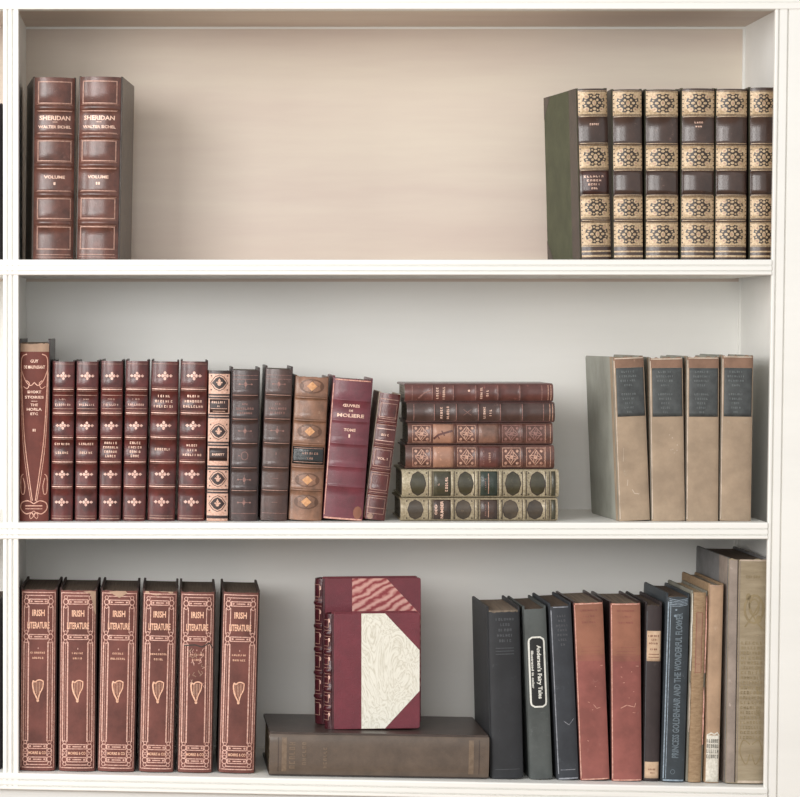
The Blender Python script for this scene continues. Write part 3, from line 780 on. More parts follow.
# ------------------------------------------------------------------ the flat stack
def flat(b, left, right, zbase, thick, y, label, group):
    # head to the left, tail to the right
    b.root.rotation_euler = (0, -math.pi / 2, 0)
    # local z (0..h) -> world -x ; local x -> world z
    yy = y + b.bulge
    b.root.location = (WX(right, yy), yy, zbase + thick / 2)
    b.tag(label, group)
ST = [  # left, right, top px, bottom px
    (400.2, 557.6, 499, 522.5), (401.5, 558.6, 470.5, 498), (405, 554, 446, 469.8), (407.5, 552.5, 423.5, 445.6), (406.5, 554.6, 403, 423), (404.5, 553, 384.2, 402.6)]
zb_ = S2T
grp = 'six books lying flat in a stack on the middle shelf'
for idx, (l, r, yt, yb) in enumerate(ST):
    n = 6 - idx
    thick = ((ST[idx - 1][2] if idx else 522.5) - yt) / S * 1.004 - .0002
    h = (r - l) * 1.0065; w = thick * S - 2.6
    fx = lambda px: (r - px) * 1.0065   # v from tail(right)
    if n == 1 or n == 2:
        m = A['k1'] if n == 1 else A['k2']
        bands = [fx(p) for p in ((542, 519.5, 497.5, 475.5, 453, 432)[1:] if n == 1 else (522, 500, 478, 456, 434))]
        b = Book(w, h, .12, m, A['k1'], 'pages_grey', bulge=.18, power=2.2, bands=bands, band_h=1.1, band_p=1.2, board_up=0, gap=2.4)
        d = b.dec; hw = w / 2
        for q in bands: d.hl(q, hw - .8, .8, A['faint'])
        for q in (2.4, 5.2, 11.5, 142): d.hl(q, hw - .6, .7, A['k_gilt'] if q < 6 else A['faint'])
        x0 = 440 if n == 1 else 444
        d.marks(0, fx(x0 - 3), 12, 2.2, 5, A['gold_text']); d.marks(0, fx(x0 + 3.5), 13, 2.4, 6, A['gold_text'])
        x0 = 484 if n == 1 else 487
        d.marks(0, fx(x0 - 3), 12, 2.2, 6, A['gold_text']); d.marks(0, fx(x0 + 3), 7, 2.2, 3, A['gold_text'])
        if n == 1:
            d.disc(2, fx(468.6), 1.2, 1.2, A['gold_text'], 1, 6); d.line([(-5.5, fx(418)), (0, fx(424)), (2, fx(430))], 1.4, A['faint'])
        else: d.line([(-3, fx(463)), (3, fx(471))], .4, A['faint']); d.line([(3, fx(463)), (-3, fx(471))], .4, A['faint'])
    elif n in (3, 4):
        b = Book(w, h, .12, A['k3'], A['k3'], 'pages_grey', bulge=.16, power=2.4, bands=[fx(p) for p in (431.5, 454, 477, 499, 522)], band_h=.9, band_p=.9, board_up=0, gap=2.2)
        d = b.dec; hw = w / 2
        pans = ((421, 1), (466, 1), (511, 0 if n == 3 else 1), (535, 0 if n == 3 else .5))
        for p, br_ in pans:
            mt = A['k_gilt'] if br_ else A['faint']
            v = fx(p); s_ = hw * .78; sv = 8.2
            d.box(-s_ - .8, v - sv - 1, s_ + .8, v + sv + 1, .6, mt)
            for a in range(4):
                an = math.pi / 4 + math.pi / 2 * a
                d.disc(math.cos(an) * s_ * 1.0, v + math.sin(an) * sv * 1.0, 1.5, 1.5, mt, 1, 8)
                d.curve([(math.cos(an) * s_ * .3, v + math.sin(an) * sv * .3), (math.cos(an + .6) * s_ * .8, v + math.sin(an + .6) * sv * .8), (math.cos(an + 1.57) * s_ * .25, v + math.sin(an + 1.57) * sv * .25)], .8, mt)
            d.disc(0, v, 2.0, 2.0, mt, 1, 8)
            d.line([(-s_ * .9, v), (0, v + sv * .75), (s_ * .9, v), (0, v - sv * .75)], .9, mt, True)
        dd = None
        if n == 3:
            dd = Dec(); dd.line([(-5, fx(433)), (-1, fx(438)), (3, fx(452))], 2.0, A['k1']); dd.marks(0, fx(443), 0.1, .1, 1, A['k1'])
            dd.line([(-2, fx(437)), (-5, fx(439))], 1.2, A['k1']); dd.line([(3, fx(441)), (-2, fx(444))], 1.2, A['k1'])
        b.patch('title_label', -hw + .6, fx(453), hw - .6, fx(432.5), A['k_label'], dd)
        if n == 3: b.patch('volume_label', -hw + .6, fx(498), hw - .6, fx(478), leather('worn_tan_label', (168, 112, 88), .4))
        else:
            dd = Dec(); dd.marks(0, fx(489), 10, 1.8, 5, A['k_gilt']); dd.marks(0, fx(483), 14, 1.4, 6, A['faint'])
            b.patch('volume_label', -hw + .6, fx(499), hw - .6, fx(479), A['k1'], dd)
        d.hl(fx(545), hw - .8, .6, A['k_gilt']); d.hl(fx(550), hw - .8, .6, A['k_gilt'])
    else:
        m = A['k5'] if n == 5 else A['k6']; ovm = A['k_oval'] if n == 5 else A['k_oval_b']
        b = Book(w, h, .13, m, m, 'pages_grey', bulge=.16, power=2.4, bands=[fx(p) for p in (430, 452, 476, 500, 524, 546)], band_h=.9, band_p=.9, board_up=0, gap=2.2)
        d = b.dec; hw = w / 2
        for p in ((417.5, 465, 512.5, 537) if n == 5 else (415, 463, 510, 534.5)):
            v = fx(p)
            d.disc(0, v, hw * .93, 8.0, A['gilt_dark'], 1, sides=8); d.disc(0, v, hw * .85, 7.2, ovm, 2, sides=8)
            for sx in (-1, 1):
                for sy in (-1, 1): d.disc(sx * hw * .82, v + sy * 8.6, .8, .8, A['gilt_dark'], 1, 6)
        for p in (428, 432, 450, 454, 474, 478, 498, 502, 522, 526, 545, 549): d.hl(fx(p), hw - .5, .7, A['gilt_dark'])
        dd = Dec()
        if n == 5: dd.marks(0, fx(446), 15, 2.6, 6, A['gold_text']); dd.marks(0, fx(438), 3, 1.4, 1, A['gold_text'])
        else: dd.text('ODD', 0, fx(435.5), 10, 2.6, A['gold_text']); dd.text('NUMBER', 0, fx(441.5), 17, 3.0, A['gold_text'])
        b.patch('title_label', -hw + .8, fx(450), hw - .8, fx(433), A['k_oval'] if n == 5 else A['k_brown'], dd)
        dd = Dec(); dd.hl(fx(488), hw - 3, .7, A['k_gilt']); dd.marks(0, fx(485), 12, 1.2, 6, A['faint'])
        b.patch('volume_label', -hw + .8, fx(497), hw - .8, fx(480), A['k_green'] if n == 5 else A['k_brown'], dd)
        b.patch('tail_label', -hw + .8, fx(555), hw - .8, fx(551), A['k_oval'])
    b.build()
    lab = {1: 'maroon leather book on the very top of the flat stack', 2: 'dark brown leather book lying second from the top of the flat stack',
           3: 'brown tooled book with two peach labels, third from top of the flat stack', 4: 'brown tooled book with one peach label, fourth down in the flat stack',
           5: 'sage cream book with olive medallions and green label, second from stack bottom', 6: 'stone cream book with brown medallions at the very bottom of the flat stack'}[n]
    flat(b, l, r, zb_, thick, .020 + (0.004 if n in (3, 4) else 0), lab, grp)
    zb_ += thick + .0002

# ------------------------------------------------------------------ four beige volumes
BC = [((619.8, 650), (612, 644.5), 5.0), ((652.2, 685), (649.2, 683), 0), ((686.8, 717.8), (686.6, 719.8), 0), ((720, 751), (722.2, 753.6), 0)]
BL = ['beige linen volume with slate label and its grey board side showing, leftmost of four',
      'beige linen volume with slate label and pale specks, second from left of four',
      'beige linen volume with slate label, third from left of four',
      'beige linen volume with slate label nearest the right upright of the middle shelf']
for i, ((bl, br), (tl, tr), yaw) in enumerate(BC):
    w = ((br - bl) + (tr - tl)) / 2 - .4; yt = (357, 357.5, 356.5, 355.5)[i]; h = MB - yt; hw = w / 2
    b = Book(w, h, .145, A['beige'], A['grey_board'], 'pages', bulge=.06, power=4.5, zones=[(ym(367.5), ym(350), A['beige_cap'])], board_up=1.0, gap=1.2, jag=1.0,
             overlay_left=lambda y0, y1, zt: [(A['beige'], [(y0, 0), (y0 + .012, 0), (y0 + .012, zt), (y0, zt)])])
    b.dec.vl(-hw + .5, 2, h - 3, .8, A['vellum_and_highlight']); b.dec.hl(h - 1, hw - 1, 1.2, A['vellum_and_highlight'])  # pale left strip paints the edge highlight into the spine colour
    if i == 0:
        b.dec.line([(-2, ym(490)), (0, ym(494)), (5, ym(495))], .7, A['vellum_and_highlight']); b.dec.line([(-6, ym(480)), (-7, ym(486))], .7, A['vellum_and_highlight'])
        b.dec.line([(-9, ym(448)), (-10, ym(462))], .4, A['vellum_and_highlight'])
    if i == 1:
        for q in range(7): b.dec.disc(rnd.uniform(1, 12), ym(rnd.uniform(430, 455)), .7, .6, A['vellum_and_highlight'], 1, 6)
    dd = Dec()
    for q, (n, ww) in enumerate(((6, 14), (8, 18), (7, 16), (4, 9), (0, 0), (7, 15), (6, 13), (4, 9), (5, 10), (3, 5))):
        if n: dd.marks(-1.5, ym(371.5 + q * 4.5), ww, 1.9, n, A['slate_text'])
    b.patch('title_label', -hw + 1.8, ym(416.5), hw - 1.0, ym(367.6), A['slate_label'], dd, off=.0003)
    b.build().stand(bl, br, tl, tr, S2T, .020, yaw)
    b.tag(BL[i], 'four beige linen volumes with slate labels on the middle shelf')

# ------------------------------------------------------------------ bottom shelf: six Irish Literature volumes
IC = [((19.6, 54.8), (21.6, 56.4)), ((59.2, 94.4), (60.4, 96.6)), ((98, 133.8), (101.4, 138)), ((139, 173), (143.4, 177.4)), ((177.6, 211.6), (181, 214.8)), ((218.6, 254), (223.2, 259.2))]
IL = ['leftmost russet harp volume on the bottom shelf, against the left upright',
      'second russet harp volume on the bottom shelf, pale tear at its top right corner',
      'third russet harp volume on the bottom shelf, nick in the middle of its head',
      'fourth russet harp volume on the bottom shelf',
      'fifth russet harp volume, its spine cloth cracked and blistered under the title',
      'sixth russet harp volume, beside the empty gap left of the brown flat book']
def harp(d, v, g):
    d.curve([(-4.6, v + 9), (-5.2, v + 5), (-4.0, v - 2), (-1.2, v - 8), (0, v - 10.5)], 1.5, g)
    d.curve([(-4.8, v + 9), (-2.8, v + 7.6), (-.5, v + 9.2), (2.5, v + 9.6), (5.4, v + 8.2)], 1.3, g)
    d.curve([(5.4, v + 8.6), (4.8, v + 2), (2.0, v - 4), (.4, v - 10.5)], 1.1, g)
    for q, (a, c) in enumerate(((-2.9, -2.6), (-1.4, -4.8), (.1, -6.6), (1.6, -5.0), (3.1, -1.6))): d.line([(a, v + 8), (a + .2, v + c)], .4, g)
    d.disc(0, v - 11, 1.4, 1.6, g, 1, 8)
def irish(bl, br, tl, tr, idx):
    fpx = (bl + br) / 2; fz = 773.0 + (fpx - 18) * 14.5 / 750
    base = 771.6
    w = ((br - bl) + (tr - tl)) / 2 - .4; h = base - 590; hw = w / 2
    Y = lambda py: base - py
    bl_ = dict(bulge=.10, power=3.0)
    b = Book(w, h, .15, A['irish'], A['irish_side'], 'pages_dark', board_up=2.2, gap=2.6, jag=.5, board_t=3.0, **bl_)
    d = b.dec; g = A['irish_gold']; o = hw - 3.0; n_ = hw - 7.8
    def ladder(p):
        d.box(-n_, Y(p) - 2.6, n_, Y(p) + 2.6, .9, g)
        d.hl(Y(p), n_ * .45, 1.1, g); d.disc(-n_ * .75, Y(p), 1.1, 1.1, g, 1, 6); d.disc(n_ * .75, Y(p), 1.1, 1.1, g, 1, 6)
        for sx in (-1, 1):
            d.ring(sx * (o - 2.2), Y(p), 2.4, 2.8, .9, g, 1, 10)
    for p in (601.5, 637, 747, 760): ladder(p)
    for sx in (-1, 1):
        for u in (o, n_ + .2): d.vl(sx * u, Y(632), Y(606), .9, g)
        for u in (o, n_ + .2): d.vl(sx * u, Y(742), Y(642), 1.3, g)
        d.vl(sx * (o - 2.2), Y(742), Y(642), .35, g)
        for u in (o, n_ + .2): d.vl(sx * u, Y(757), Y(750), .9, g)
        for p in (597, 606, 632.5, 641.5, 743, 751, 756, 764.5): d.ring(sx * (o - 2.2), Y(p), 1.7, 1.9, .7, g, 1, 8)
    d.hl(Y(592.5), hw - 1.5, .9, g); d.hl(Y(595.5), hw - 7, .8, g)
    d.hl(Y(765.3), n_ + 1, .9, g); d.hl(Y(768.2), hw - 2, 1.0, g); d.vl(-hw + 1, 3, h - 2, .7, g); d.vl(hw - 1, 3, h - 2, .5, g)
    tt = A['irish_title']
    d.text('IRISH', 0, Y(613), 12.5, 6.6, tt); d.text('LITERATURE', 0, Y(625.5), 22, 6.8, tt)
    d.text('I' * 1, 0, Y(648.5), .8, 1.6, g)
    n1 = (8, 6, 6, 9, 7, 8)[idx]; n2 = (6, 5, 8, 5, 5, 7)[idx]
    d.marks(0, Y(653), 1.9 * n1, 1.8, n1, tt); d.marks(0, Y(658.2), 1.9 * n2, 1.9, n2, tt)
    harp(d, Y(690), tt)
    d.text('MORRIS & CO', 0, Y(753.5), 17.5, 3.0, tt)
    if idx == 1:
        d.add(A['tear'], [(hw - 13, h - 1), (hw - 6, h - 3), (hw - 3.5, h - 12), (hw - 1.2, h - 24), (hw - .4, h - 24), (hw - .4, h - 1), (hw - 6, h - .2)], [(0, 1, 6), (1, 2, 5, 6), (2, 3, 4, 5)], 5)
    if idx == 2:
        d.add(A['tear'], [(-hw + 7, h - 1), (0, h - 7), (8, h - 2), (6, h), (-3, h)], [(0, 1, 4), (1, 3, 4), (1, 2, 3)], 5)
    if idx == 3: d.add(A['tear'], [(-hw + 2, h - 2), (-4, h - 4), (hw - 4, h - 1.6), (hw - 4, h), (-hw + 2, h)], [(0, 1, 4), (1, 2, 3, 4)], 5)
    if idx == 4:
        for q in range(26):
            x, y = rnd.uniform(-7, 9), rnd.uniform(Y(682), Y(644))
            d.line([(x, y), (x + rnd.uniform(-2, 2), y - rnd.uniform(1, 3)), (x + rnd.uniform(-3, 3), y - rnd.uniform(3, 5))], .5, A['tear'] if q % 2 else g, layer=3)
        d.line([(-hw + 4, Y(644)), (-2, Y(643)), (5, Y(645)), (hw - 4, Y(641)), (hw - 1, Y(646))], 1.2, A['gilt_dark'], layer=4)
    # visible cloth turn-in beside the joint
    b.build().stand(bl, br, tl, tr, S3(fpx + 17 if tl > bl else fpx), .014 + idx * .002, 0)
    b.tag(IL[idx], 'six matching harp volumes on the bottom shelf')
    # lift so it stands clear of the sloping shelf on its left foot
    b.root.location.z = max(S3(bl - 1), S3(br)) + abs(math.sin(b.root.rotation_euler[1])) * b.W / 2 + .0003
for i, ((bl, br), (tl, tr)) in enumerate(IC): irish(bl, br, tl, tr, i)

# ------------------------------------------------------------------ big brown book lying flat
th = 43.5 / S
b = Book(40, 221, .162, A['brown'], A['brown_top'], 'pages', bulge=.05, power=5, board_up=0, gap=3.4, board_t=3.2, jag=.6)
d = b.dec
F = lambda px: (489 - px) * 1.0
for p in (283, 471): d.hl(F(p), 17, 5.0, A['brown_text'])
d.hl(F(277), 17, .8, A['brown_top']); d.hl(F(479), 17, .8, A['brown_top'])
d.marks(0, F(291), 28, 6, 6, A['brown_text']); d.marks(2, F(303), 24, 4, 6, A['brown_text']); d.marks(-2, F(324), 22, 3.4, 6, A['brown_text'])
b.build()
flat(b, 268, 489, 0, 0, .018, 'large brown cloth book lying flat, carrying the two standing crimson books', None)
zb_ = S3(268) + 22 / S
slope = math.atan(sl)
b.root.location = (WX(489, .015), .0165, S3(489) + (20 + 1.7) / S + .0010)
b.root.rotation_euler = (0, -math.pi / 2 + -slope, 0)
e = Matrix.Rotation(R(-1.2), 4, 'Z') @ Matrix.Rotation(-slope, 4, 'Y') @ Matrix.Rotation(-math.pi / 2, 4, 'Y')
e = Matrix.Rotation(R(1.0), 4, 'Z') @ Matrix.Rotation(slope * -1, 4, 'Y') @ Matrix.Rotation(-math.pi / 2, 4, 'Y')
b.root.rotation_euler = e.to_euler()
BROWN = b.root
def brown_top(px):  # height of the flat book's upper cover
    return S3(px) + (20 + 1.7) * 2 / S + .0012

# two crimson half-leather books, covers to the front
def corner_cover(mt, strip, cut):
    def f(y0, y1, zt):
        # visible paper panel between leather spine strip and cut corners
        return [(mt, [(y0 + strip, 0.0006), (y1 - cut, .0006), (y1 - .0006, cut * 1.06), (y1 - .0006, zt - cut * 1.06), (y1 - cut, zt - .0006), (y0 + strip, zt - .0006)])]
    return f
def facing(w, h, depth, bands, ov, px_left, px_right, y, yaw, label):
    b = Book(w, h, depth, A['crimson_dk'], A['crimson'], 'pages', bulge=.34, power=2.0, bands=bands, band_h=2.2, band_p=1.6, board_up=.6, gap=1.0, board_t=2.2, overlay=ov)
    hw = w / 2
    for q in bands:
        b.dec.hl(q - 3, hw - .5, .5, A['gold_dull']); b.dec.hl(q + 3, hw - .5, .5, A['gold_dull'])
    for a, c in zip([3] + list(bands), list(bands) + [h]):
        m = (a + c) / 2
        b.dec.box(-hw + 1.8, a + 6, hw - 1.8, c - 6, .5, A['gold_dull']); b.dec.disc(hw - 1.6, m + 3, .8, 2.2, A['gold_pink'], 1, 8)
    b.build()
    X = WX(px_left, y)
    b.root.rotation_euler = (0, 0, R(-90 + yaw))
    b.root.location = (X, y + b.W / 2, max(brown_top(px_left - 6), brown_top(px_right)))
    b.tag(label); return b
bb = facing(19, 149, .131, [28, 52, 76, 100, 124], corner_cover(A['marble_red'], .036, .046), 321.5, 419, .082, 5,
       'taller crimson half-leather book with red veined paper, behind the smaller one')
bb.root.location.z += .0004
ff = facing(17, 117, .1165, [21, 40, 59, 78, 97], corner_cover(A['marble'], .036, .046), 330.5, 420, .042, 5,
       'smaller crimson half-leather book with cream marbled paper, upright on the brown book')

# ------------------------------------------------------------------ right hand row on the bottom shelf
def row(bl, br, tl, tr, ytop, ybot, depth, spine, side, pages, y, yaw, label, deco, group=None, **kw):
    w = ((br - bl) + (tr - tl)) / 2 - .3; h = ybot - ytop
    b = Book(w, h, depth, spine, side, pages, **kw)
    deco(b, w / 2, h, lambda py: ybot - py)
    b.build().stand(bl, br, tl, tr, 0, y, yaw)
    b.root.location.z = max(S3(bl - 1), S3(bl)) + abs(math.sin(b.root.rotation_euler[1])) * b.W / 2 + .0004
    b.tag(label, group); return b

def dk(b, hw, h, Y):
    d = b.dec
    for q, (n, ww) in enumerate(((7, 19), (4, 10), (5, 14), (6, 17), (5, 13))): d.marks(1, Y(621 + q * 5.4), ww, 2.6, n, A['bk_worn'])
    for p in (650, 653, 656): d.hl(Y(p), hw * .6, .6, A['bk_worn'])
    d.hl(Y(772), hw - 3, .5, A['bk_worn'])
row(492.4, 522.6, 487.6, 519.6, 614, 781.5, .14, A['bk'], A['bk'], 'pages_mid', .020, 1.5,
    'plain black cloth book at the left end of the row, beside the brown flat book', dk, bulge=.08, power=3.4, board_up=5.5, gap=2.6, jag=1.0)
def gr(b, hw, h, Y):
    dd = Dec(); wi = A['white_ink']
    dd.text("Andersen's Fairy Tales", 1.7, Y(674.5), 54, 5.6, wi, -90, 2); dd.text('Illustrated in color', -4.6, Y(672), 38, 2.4, wi, -90, 2)
    cx, cy = 0, Y(674.5)
    pts = []
    for sx, sy in ((1, 1), (-1, 1), (-1, -1), (1, -1)):
        q = [(7.6, 30), (7.0, 33), (4.0, 35)] if sx * sy > 0 else [(4.0, 35), (7.0, 33), (7.6, 30)]
        pts += [(cx + sx * a, cy + sy * c) for a, c in q]
    dd.line(pts, 1.7, wi, True, 3)
    b.patch('title_label', -8.6, cy - 36, 8.6, cy + 36, A['ink'], dd, off=.0003, round_=.38)
row(530, 552.8, 523.5, 545.6, 611, 782.5, .14, A['gr'], A['gr'], 'pages_dark', .022, 1,
    'grey green cloth book with a black and white rounded title label reading downward', gr, bulge=.08, power=3.4, board_up=2.5, gap=1.6, jag=.4)
def nv(b, hw, h, Y):
    d = b.dec
    for q, (n, ww) in enumerate(((4, 10), (3, 8), (5, 13), (4, 10), (4, 11), (4, 9), (2, 5))): d.marks(1, Y(618 + q * 4.8), ww, 2.2, n, A['bk_worn'])
    d.vl(-hw + 1.0, 6, h - 4, .9, A['nv_edge']); d.line([(-2, Y(724)), (3, Y(728)), (8, Y(722))], .6, A['nv_edge'])
    d.hl(1.2, hw - 1, 1.6, A['nv_edge']); d.hl(10, hw * .7, .6, A['nv_edge']); d.hl(h - 1.2, hw - 3, 1.0, A['nv_edge'])
row(558, 578.6, 549, 571.2, 608, 783, .14, A['nv'], A['nv'], 'pages_dark', .022, 1,
    'navy blue cloth book with rubbed edges, left of the two faded red books', nv, bulge=.09, power=3.2, board_up=2.8, gap=1.8, jag=.6)
def rd(i):
    def f(b, hw, h, Y):
        d = b.dec
        d.vl(-hw + .6, 2, h - 2, .9, A['rd_edge']); d.hl(h - .9, hw - 1, 1.3, A['rd_edge']); d.hl(1.0, hw - 1, 1.2, A['rd_edge'])
        for q, (n, ww) in enumerate(((7, 18), (5, 12), (6, 15))): d.marks(0, Y(613 + q * 6), ww, 1.6, n, A['rd'])
        for p in (650, 654, 657): d.hl(Y(p), hw - 5, .4, A['rd'])
        for q in range(9 if i else 5):
            x, v = rnd.uniform(-8, 10), Y(rnd.uniform(660, 760)); d.line([(x, v), (x + rnd.uniform(-2, 3), v + rnd.uniform(-1, 1))], .5, A['rd_edge'])
        if i: d.line([(-6, Y(711)), (0, Y(708)), (8, Y(710)), (9, Y(706))], .7, A['rd_edge'])
        else: d.line([(1, Y(708)), (4, Y(712)), (8, Y(711))], .6, A['rd_edge'])
    return f
for i, c in enumerate(((581, 609.2, 573, 603.4), (613.2, 640.6, 609.2, 641.8))):
    yt = 605.5; yb = 784 + i * .4
    row(*c, yt, yb, .14, A['rd'], A['red_side'], 'pages_mid', .022, 1,
        ('left one of the two faded red cloth books, touching the navy book', 'right one of the two faded red cloth books, beside the dark umber book')[i],
        rd(i), 'pair of faded red cloth books', bulge=.07, power=3.8, board_up=1.6, gap=1.5, jag=.6, zones=[(yb - 658, yb - yt, A['rd_top']), (yb - 664, yb - 658, cloth('half_sunned_cloth', (170, 98, 80), .75))])
def db(b, hw, h, Y):
    dd = Dec(); m = A['lbl_red']
    dd.marks(0, Y(638.5), 11, 1.9, 6, m); dd.marks(0, Y(642.3), 5, 1.7, 3, m); dd.marks(0, Y(646), 9.5, 1.6, 6, m); dd.marks(0, Y(652), 7, 1.6, 4, m); dd.hl(Y(657), 5, .6, m); dd.hl(Y(660), 5.5, .6, m)
    b.patch('title_label', -hw + 1, Y(664), hw - 1, Y(633.5), A['paper_lbl'], dd, off=.0003)
    dd = Dec(); dd.marks(0, Y(773), 7, 1.6, 5, m); dd.marks(1, Y(776.5), 5, 1.4, 3, m)
    b.patch('foot_label', -hw + .8, Y(782), hw - .8, Y(765.5), A['paper_lbl'], dd, off=.0003)
    b.dec.vl(-hw + .7, 2, h - 6, .6, A['bk_worn'])
row(643.4, 659.0, 646.2, 662.4, 608, 784.8, .14, A['db'], A['db'], 'pages_dark', .026, 1,
    'dark umber book with a buff paper title label, right of the faded red pair', db, bulge=.14, power=2.6, board_up=3.5, gap=1.4, jag=1.4)
def blu(b, hw, h, Y):
    d = b.dec; d.text('PRINCESS GOLDENHAIR AND THE WONDERFUL FLOWER', 1.0, Y(689), 146, 7.0, A['bl_text'], 90, 2)
    d.disc(-3, Y(619), 1.6, 1.4, A['bl_edge'], 1, 6); d.disc(-2.4, Y(613), 1.2, .9, A['bl_edge'], 1, 6); d.ring(1.5, Y(626), 2.0, 2.4, .6, A['bl_text'])
    d.ring(-1, Y(776), 2.2, 2.2, .5, A['bl_text']); d.vl(-hw + 1.2, 3, h - 5, 1.0, A['bl_edge']); d.vl(-hw + 3.4, 3, h - 5, .6, A['bl_edge'])
    for q in range(5): d.line([(-hw + 2, h - 2 - q * 1.8), (0, h - 3.4 - q * 1.5), (hw - 2, h - 1.5 - q * 1.5)], .6, A['bl_edge'])
    d.hl(1.4, hw - 1, 1.6, A['bl_edge'])
row(661.6, 684, 667.2, 690.0, 600, 786, .15, A['bl'], A['bl'], 'pages_dark', .022, 1,
    'slate blue book with its title running up the spine in silvery capitals', blu, bulge=.09, power=3.0, board_up=3.5, gap=1.4, jag=.7)
def tn(b, hw, h, Y):
    d = b.dec
    d.box(-hw + 3, Y(676), hw - 3, Y(615), .5, A['rd']); d.rect(-hw + 3.6, Y(675), hw - 3.6, Y(616), A['tn_panel'], 0)
    d.marks(0, Y(667), 5, 1.0, 4, A['rd'])
    b.torn = True
TN = row(687.4, 701.4, 694.4, 705.6, 595, 786.2, .15, A['tn'], cloth('grey_drab_board', (150, 146, 130)), 'pages', .022, 1,
    'narrow tan canvas book with split joints and a faded peach panel', tn, bulge=.12, power=2.8, board_up=1.5, gap=4.4, jag=.4)
def strip(book, u, v0, v1, wd, mt, name='torn_hinge', y=-.0004):
    n = 14; V = []; F_ = []
    for i in range(n + 1):
        v = (v0 + (v1 - v0) * i / n) / S; j = rnd.uniform(-.4, .4); ww = wd * (math.sin(math.pi * min(1, max(.08, i / n))) ** .4)
        for k_, yy in ((-.5, y), (.5, y), (.5, y + .004), (-.5, y + .004)):
            V.append(((u + j * .5 + k_ * ww) / S, yy, v))
    for i in range(n):
        a = i * 4
        for k_ in range(4): F_.append((a + k_, a + (k_ + 1) % 4, a + 4 + (k_ + 1) % 4, a + 4 + k_))
    F_ += [(3, 2, 1, 0), (n * 4, n * 4 + 1, n * 4 + 2, n * 4 + 3)]
    o = link_mesh(name, V, F_, [0] * len(F_), [mt], book.root); return o
hw = TN.w / 2
strip(TN, -hw - 1.0, 112, 190, 1.1, A['torn_paper']); strip(TN, hw + 1.1, 110, 188, 1.2, A['rd_edge']); strip(TN, hw + .8, 38, 96, 1.3, A['rd_edge']); strip(TN, -hw - .9, 50, 100, .9, A['vellum_and_highlight'])
def ot(b, hw, h, Y):
    dd = Dec()
    for q, n in enumerate((6, 6, 6, 6)): dd.marks(0, Y(744.5 + q * 5.2), 12, 3.6, n, A['print'])
    b.patch('torn_paper_label', -hw + .6, .8, hw - .6, Y(739), A['torn_paper'], dd, off=.0004)
    b.dec.line([(-hw + 1, Y(739)), (-2, Y(736.5)), (1, Y(738)), (4, Y(736)), (hw - 1, Y(739.5))], 1.6, A['torn_paper'], layer=4)
    b.dec.hl(h - 1, hw - 1, 1.5, A['tear']); b.dec.vl(-hw + .6, 50, h - 2, .7, A['tear'])
row(704.8, 718.6, 709.6, 723.8, 587.5, 786.6, .165, A['ot'], A['tn'], 'pages_grey', .022, 1,
    'pale apricot book with a torn white printed paper at its foot', ot, bulge=.09, power=3.2, board_up=1.2, gap=1.6, jag=.6)
def bgd(b, hw, h, Y):
    d = b.dec; g = A['bg_tool']
    d.rect(-hw + .1, 1, -hw + 8, h - 1, A['bg_hinge'], 0); d.vl(-hw + 8.4, 1, h - .5, 1.0, A['gilt_dark'], 3)
    d.ox = 4.6; hw -= 4.6
    d.marks(0, Y(579.5), 15, 2.8, 6, g)
    d.ring(1, Y(612), 9.5, 14, 2.4, g); d.ring(1, Y(610), 5, 8, 1.6, g); d.disc(-5, Y(600), 2.5, 4, g); d.disc(6, Y(622), 3, 4, g)
    d.curve([(-8, Y(630)), (0, Y(618)), (7, Y(604)), (3, Y(598)), (-4, Y(606)), (2, Y(622)), (10, Y(632))], 1.6, g)
    for q in range(20): d.marks(0, Y(646 + q * 5.0), hw * 1.5, 3.0, 6 + q % 3, g)
    for p in (672, 694, 716): d.marks(7, Y(p), 5, 6, 2, g)
    for sx in (-1, 1): d.curve([(sx * 1, Y(748)), (sx * 8, Y(744)), (sx * 11, Y(756)), (sx * 5, Y(768)), (sx * 1, Y(758))], 1.2, g)
    d.vl(-hw + 1.2, 3, h - 2, .8, A['bg_hinge']); d.vl(hw - .8, 3, h - 2, 1.2, A['bg_hinge']); d.hl(h - 1, hw - 1, 1.6, A['vellum_and_highlight']); d.hl(1.8, hw - 2, 2.4, A['vellum_and_highlight'])
row(725.2, 765.4, 729.4, 768.2, 562.0, 787.4, .19, A['bg'], A['bg_board'], 'pages_dark', .018, 1,
    'tall thick khaki book with grey side, last on the right of bottom shelf', bgd, bulge=.05, power=4.5, board_up=1.0, gap=1.6, jag=.9,
    overlay_left=lambda y0, y1, zt: [(A['bg_hinge'], [(y0, 0), (y0 + .048, 0), (y0 + .048, zt), (y0, zt)])])

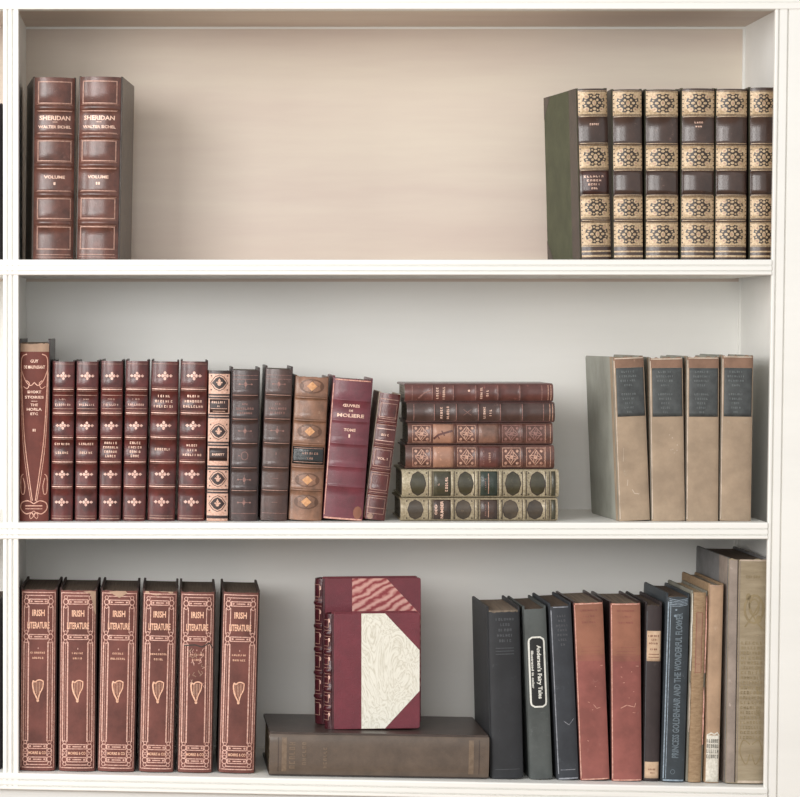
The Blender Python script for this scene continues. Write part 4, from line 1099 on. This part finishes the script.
# slivers of two books in the bay beyond the left upright
for (zt_, py, lab) in ((S1T, 103, 'dark book showing as a sliver at the far left edge, top shelf'), (None, 602, 'dark book showing as a sliver at the far left edge, bottom shelf')):
    h = (260 - py) if zt_ else (772.5 - py)
    b = Book(30, h, .13, A['dusk'], A['dusk'], 'pages_dark', bulge=.1, power=3, bands=[h * .2, h * .4, h * .6, h * .8], board_up=1, gap=1)
    b.build().stand(-29, 2.2 if zt_ else 1.2, -29, 2.2 if zt_ else 1.2, zt_ or S3(-30), .02, 0); b.tag(lab)

# ------------------------------------------------------------------ light, world, camera
def area(name, loc, target, size, sy, power, col):
    l = bpy.data.lights.new(name, 'AREA'); l.shape = 'RECTANGLE'; l.size = size; l.size_y = sy; l.energy = power; l.color = col
    o = bpy.data.objects.new(name, l); COL.objects.link(o); o.location = loc
    d = Vector(target) - Vector(loc); o.rotation_euler = d.to_track_quat('-Z', 'Y').to_euler()
    return o
area('window_light', (-1.45, -2.4, 1.95), (.25, 0, 1.2), 1.1, 1.3, 44, (1.0, .99, .975))
area('side_highlight_light', (-2.45, -1.25, 1.6), (.2, 0, 1.2), .4, 1.5, 23, (1.0, .99, .97))  # added narrow light, gives the spines highlights along their left edges
area('front_fill', (-.5, -3.9, 1.75), (.25, 0, 1.1), 1.4, 1.0, 32, (1, .99, .975))  # added fill from the camera side, brightens the backs of the bays
w = bpy.data.worlds.new('room'); bpy.context.scene.world = w; w.use_nodes = True
w.node_tree.nodes['Background'].inputs['Color'].default_value = (1, .995, .985, 1)
w.node_tree.nodes['Background'].inputs['Strength'].default_value = .70

cam = bpy.data.cameras.new('camera'); co = bpy.data.objects.new('camera', cam); COL.objects.link(co)
co.location = (0, -DC, Z0); co.rotation_euler = (math.pi / 2, 0, 0)
cam.sensor_width = 36; cam.lens = S * DC * 36 / 800
cam.shift_x = (400 - VX) / 800; cam.shift_y = (VY - 398.5) / 800
cam.clip_start = .1
sc = bpy.context.scene; sc.camera = co
sc.view_settings.view_transform = 'Standard'; sc.view_settings.look = 'None'
sc.view_settings.exposure = 0.12; sc.view_settings.gamma = 1.0; sc.view_settings.use_curve_mapping = False
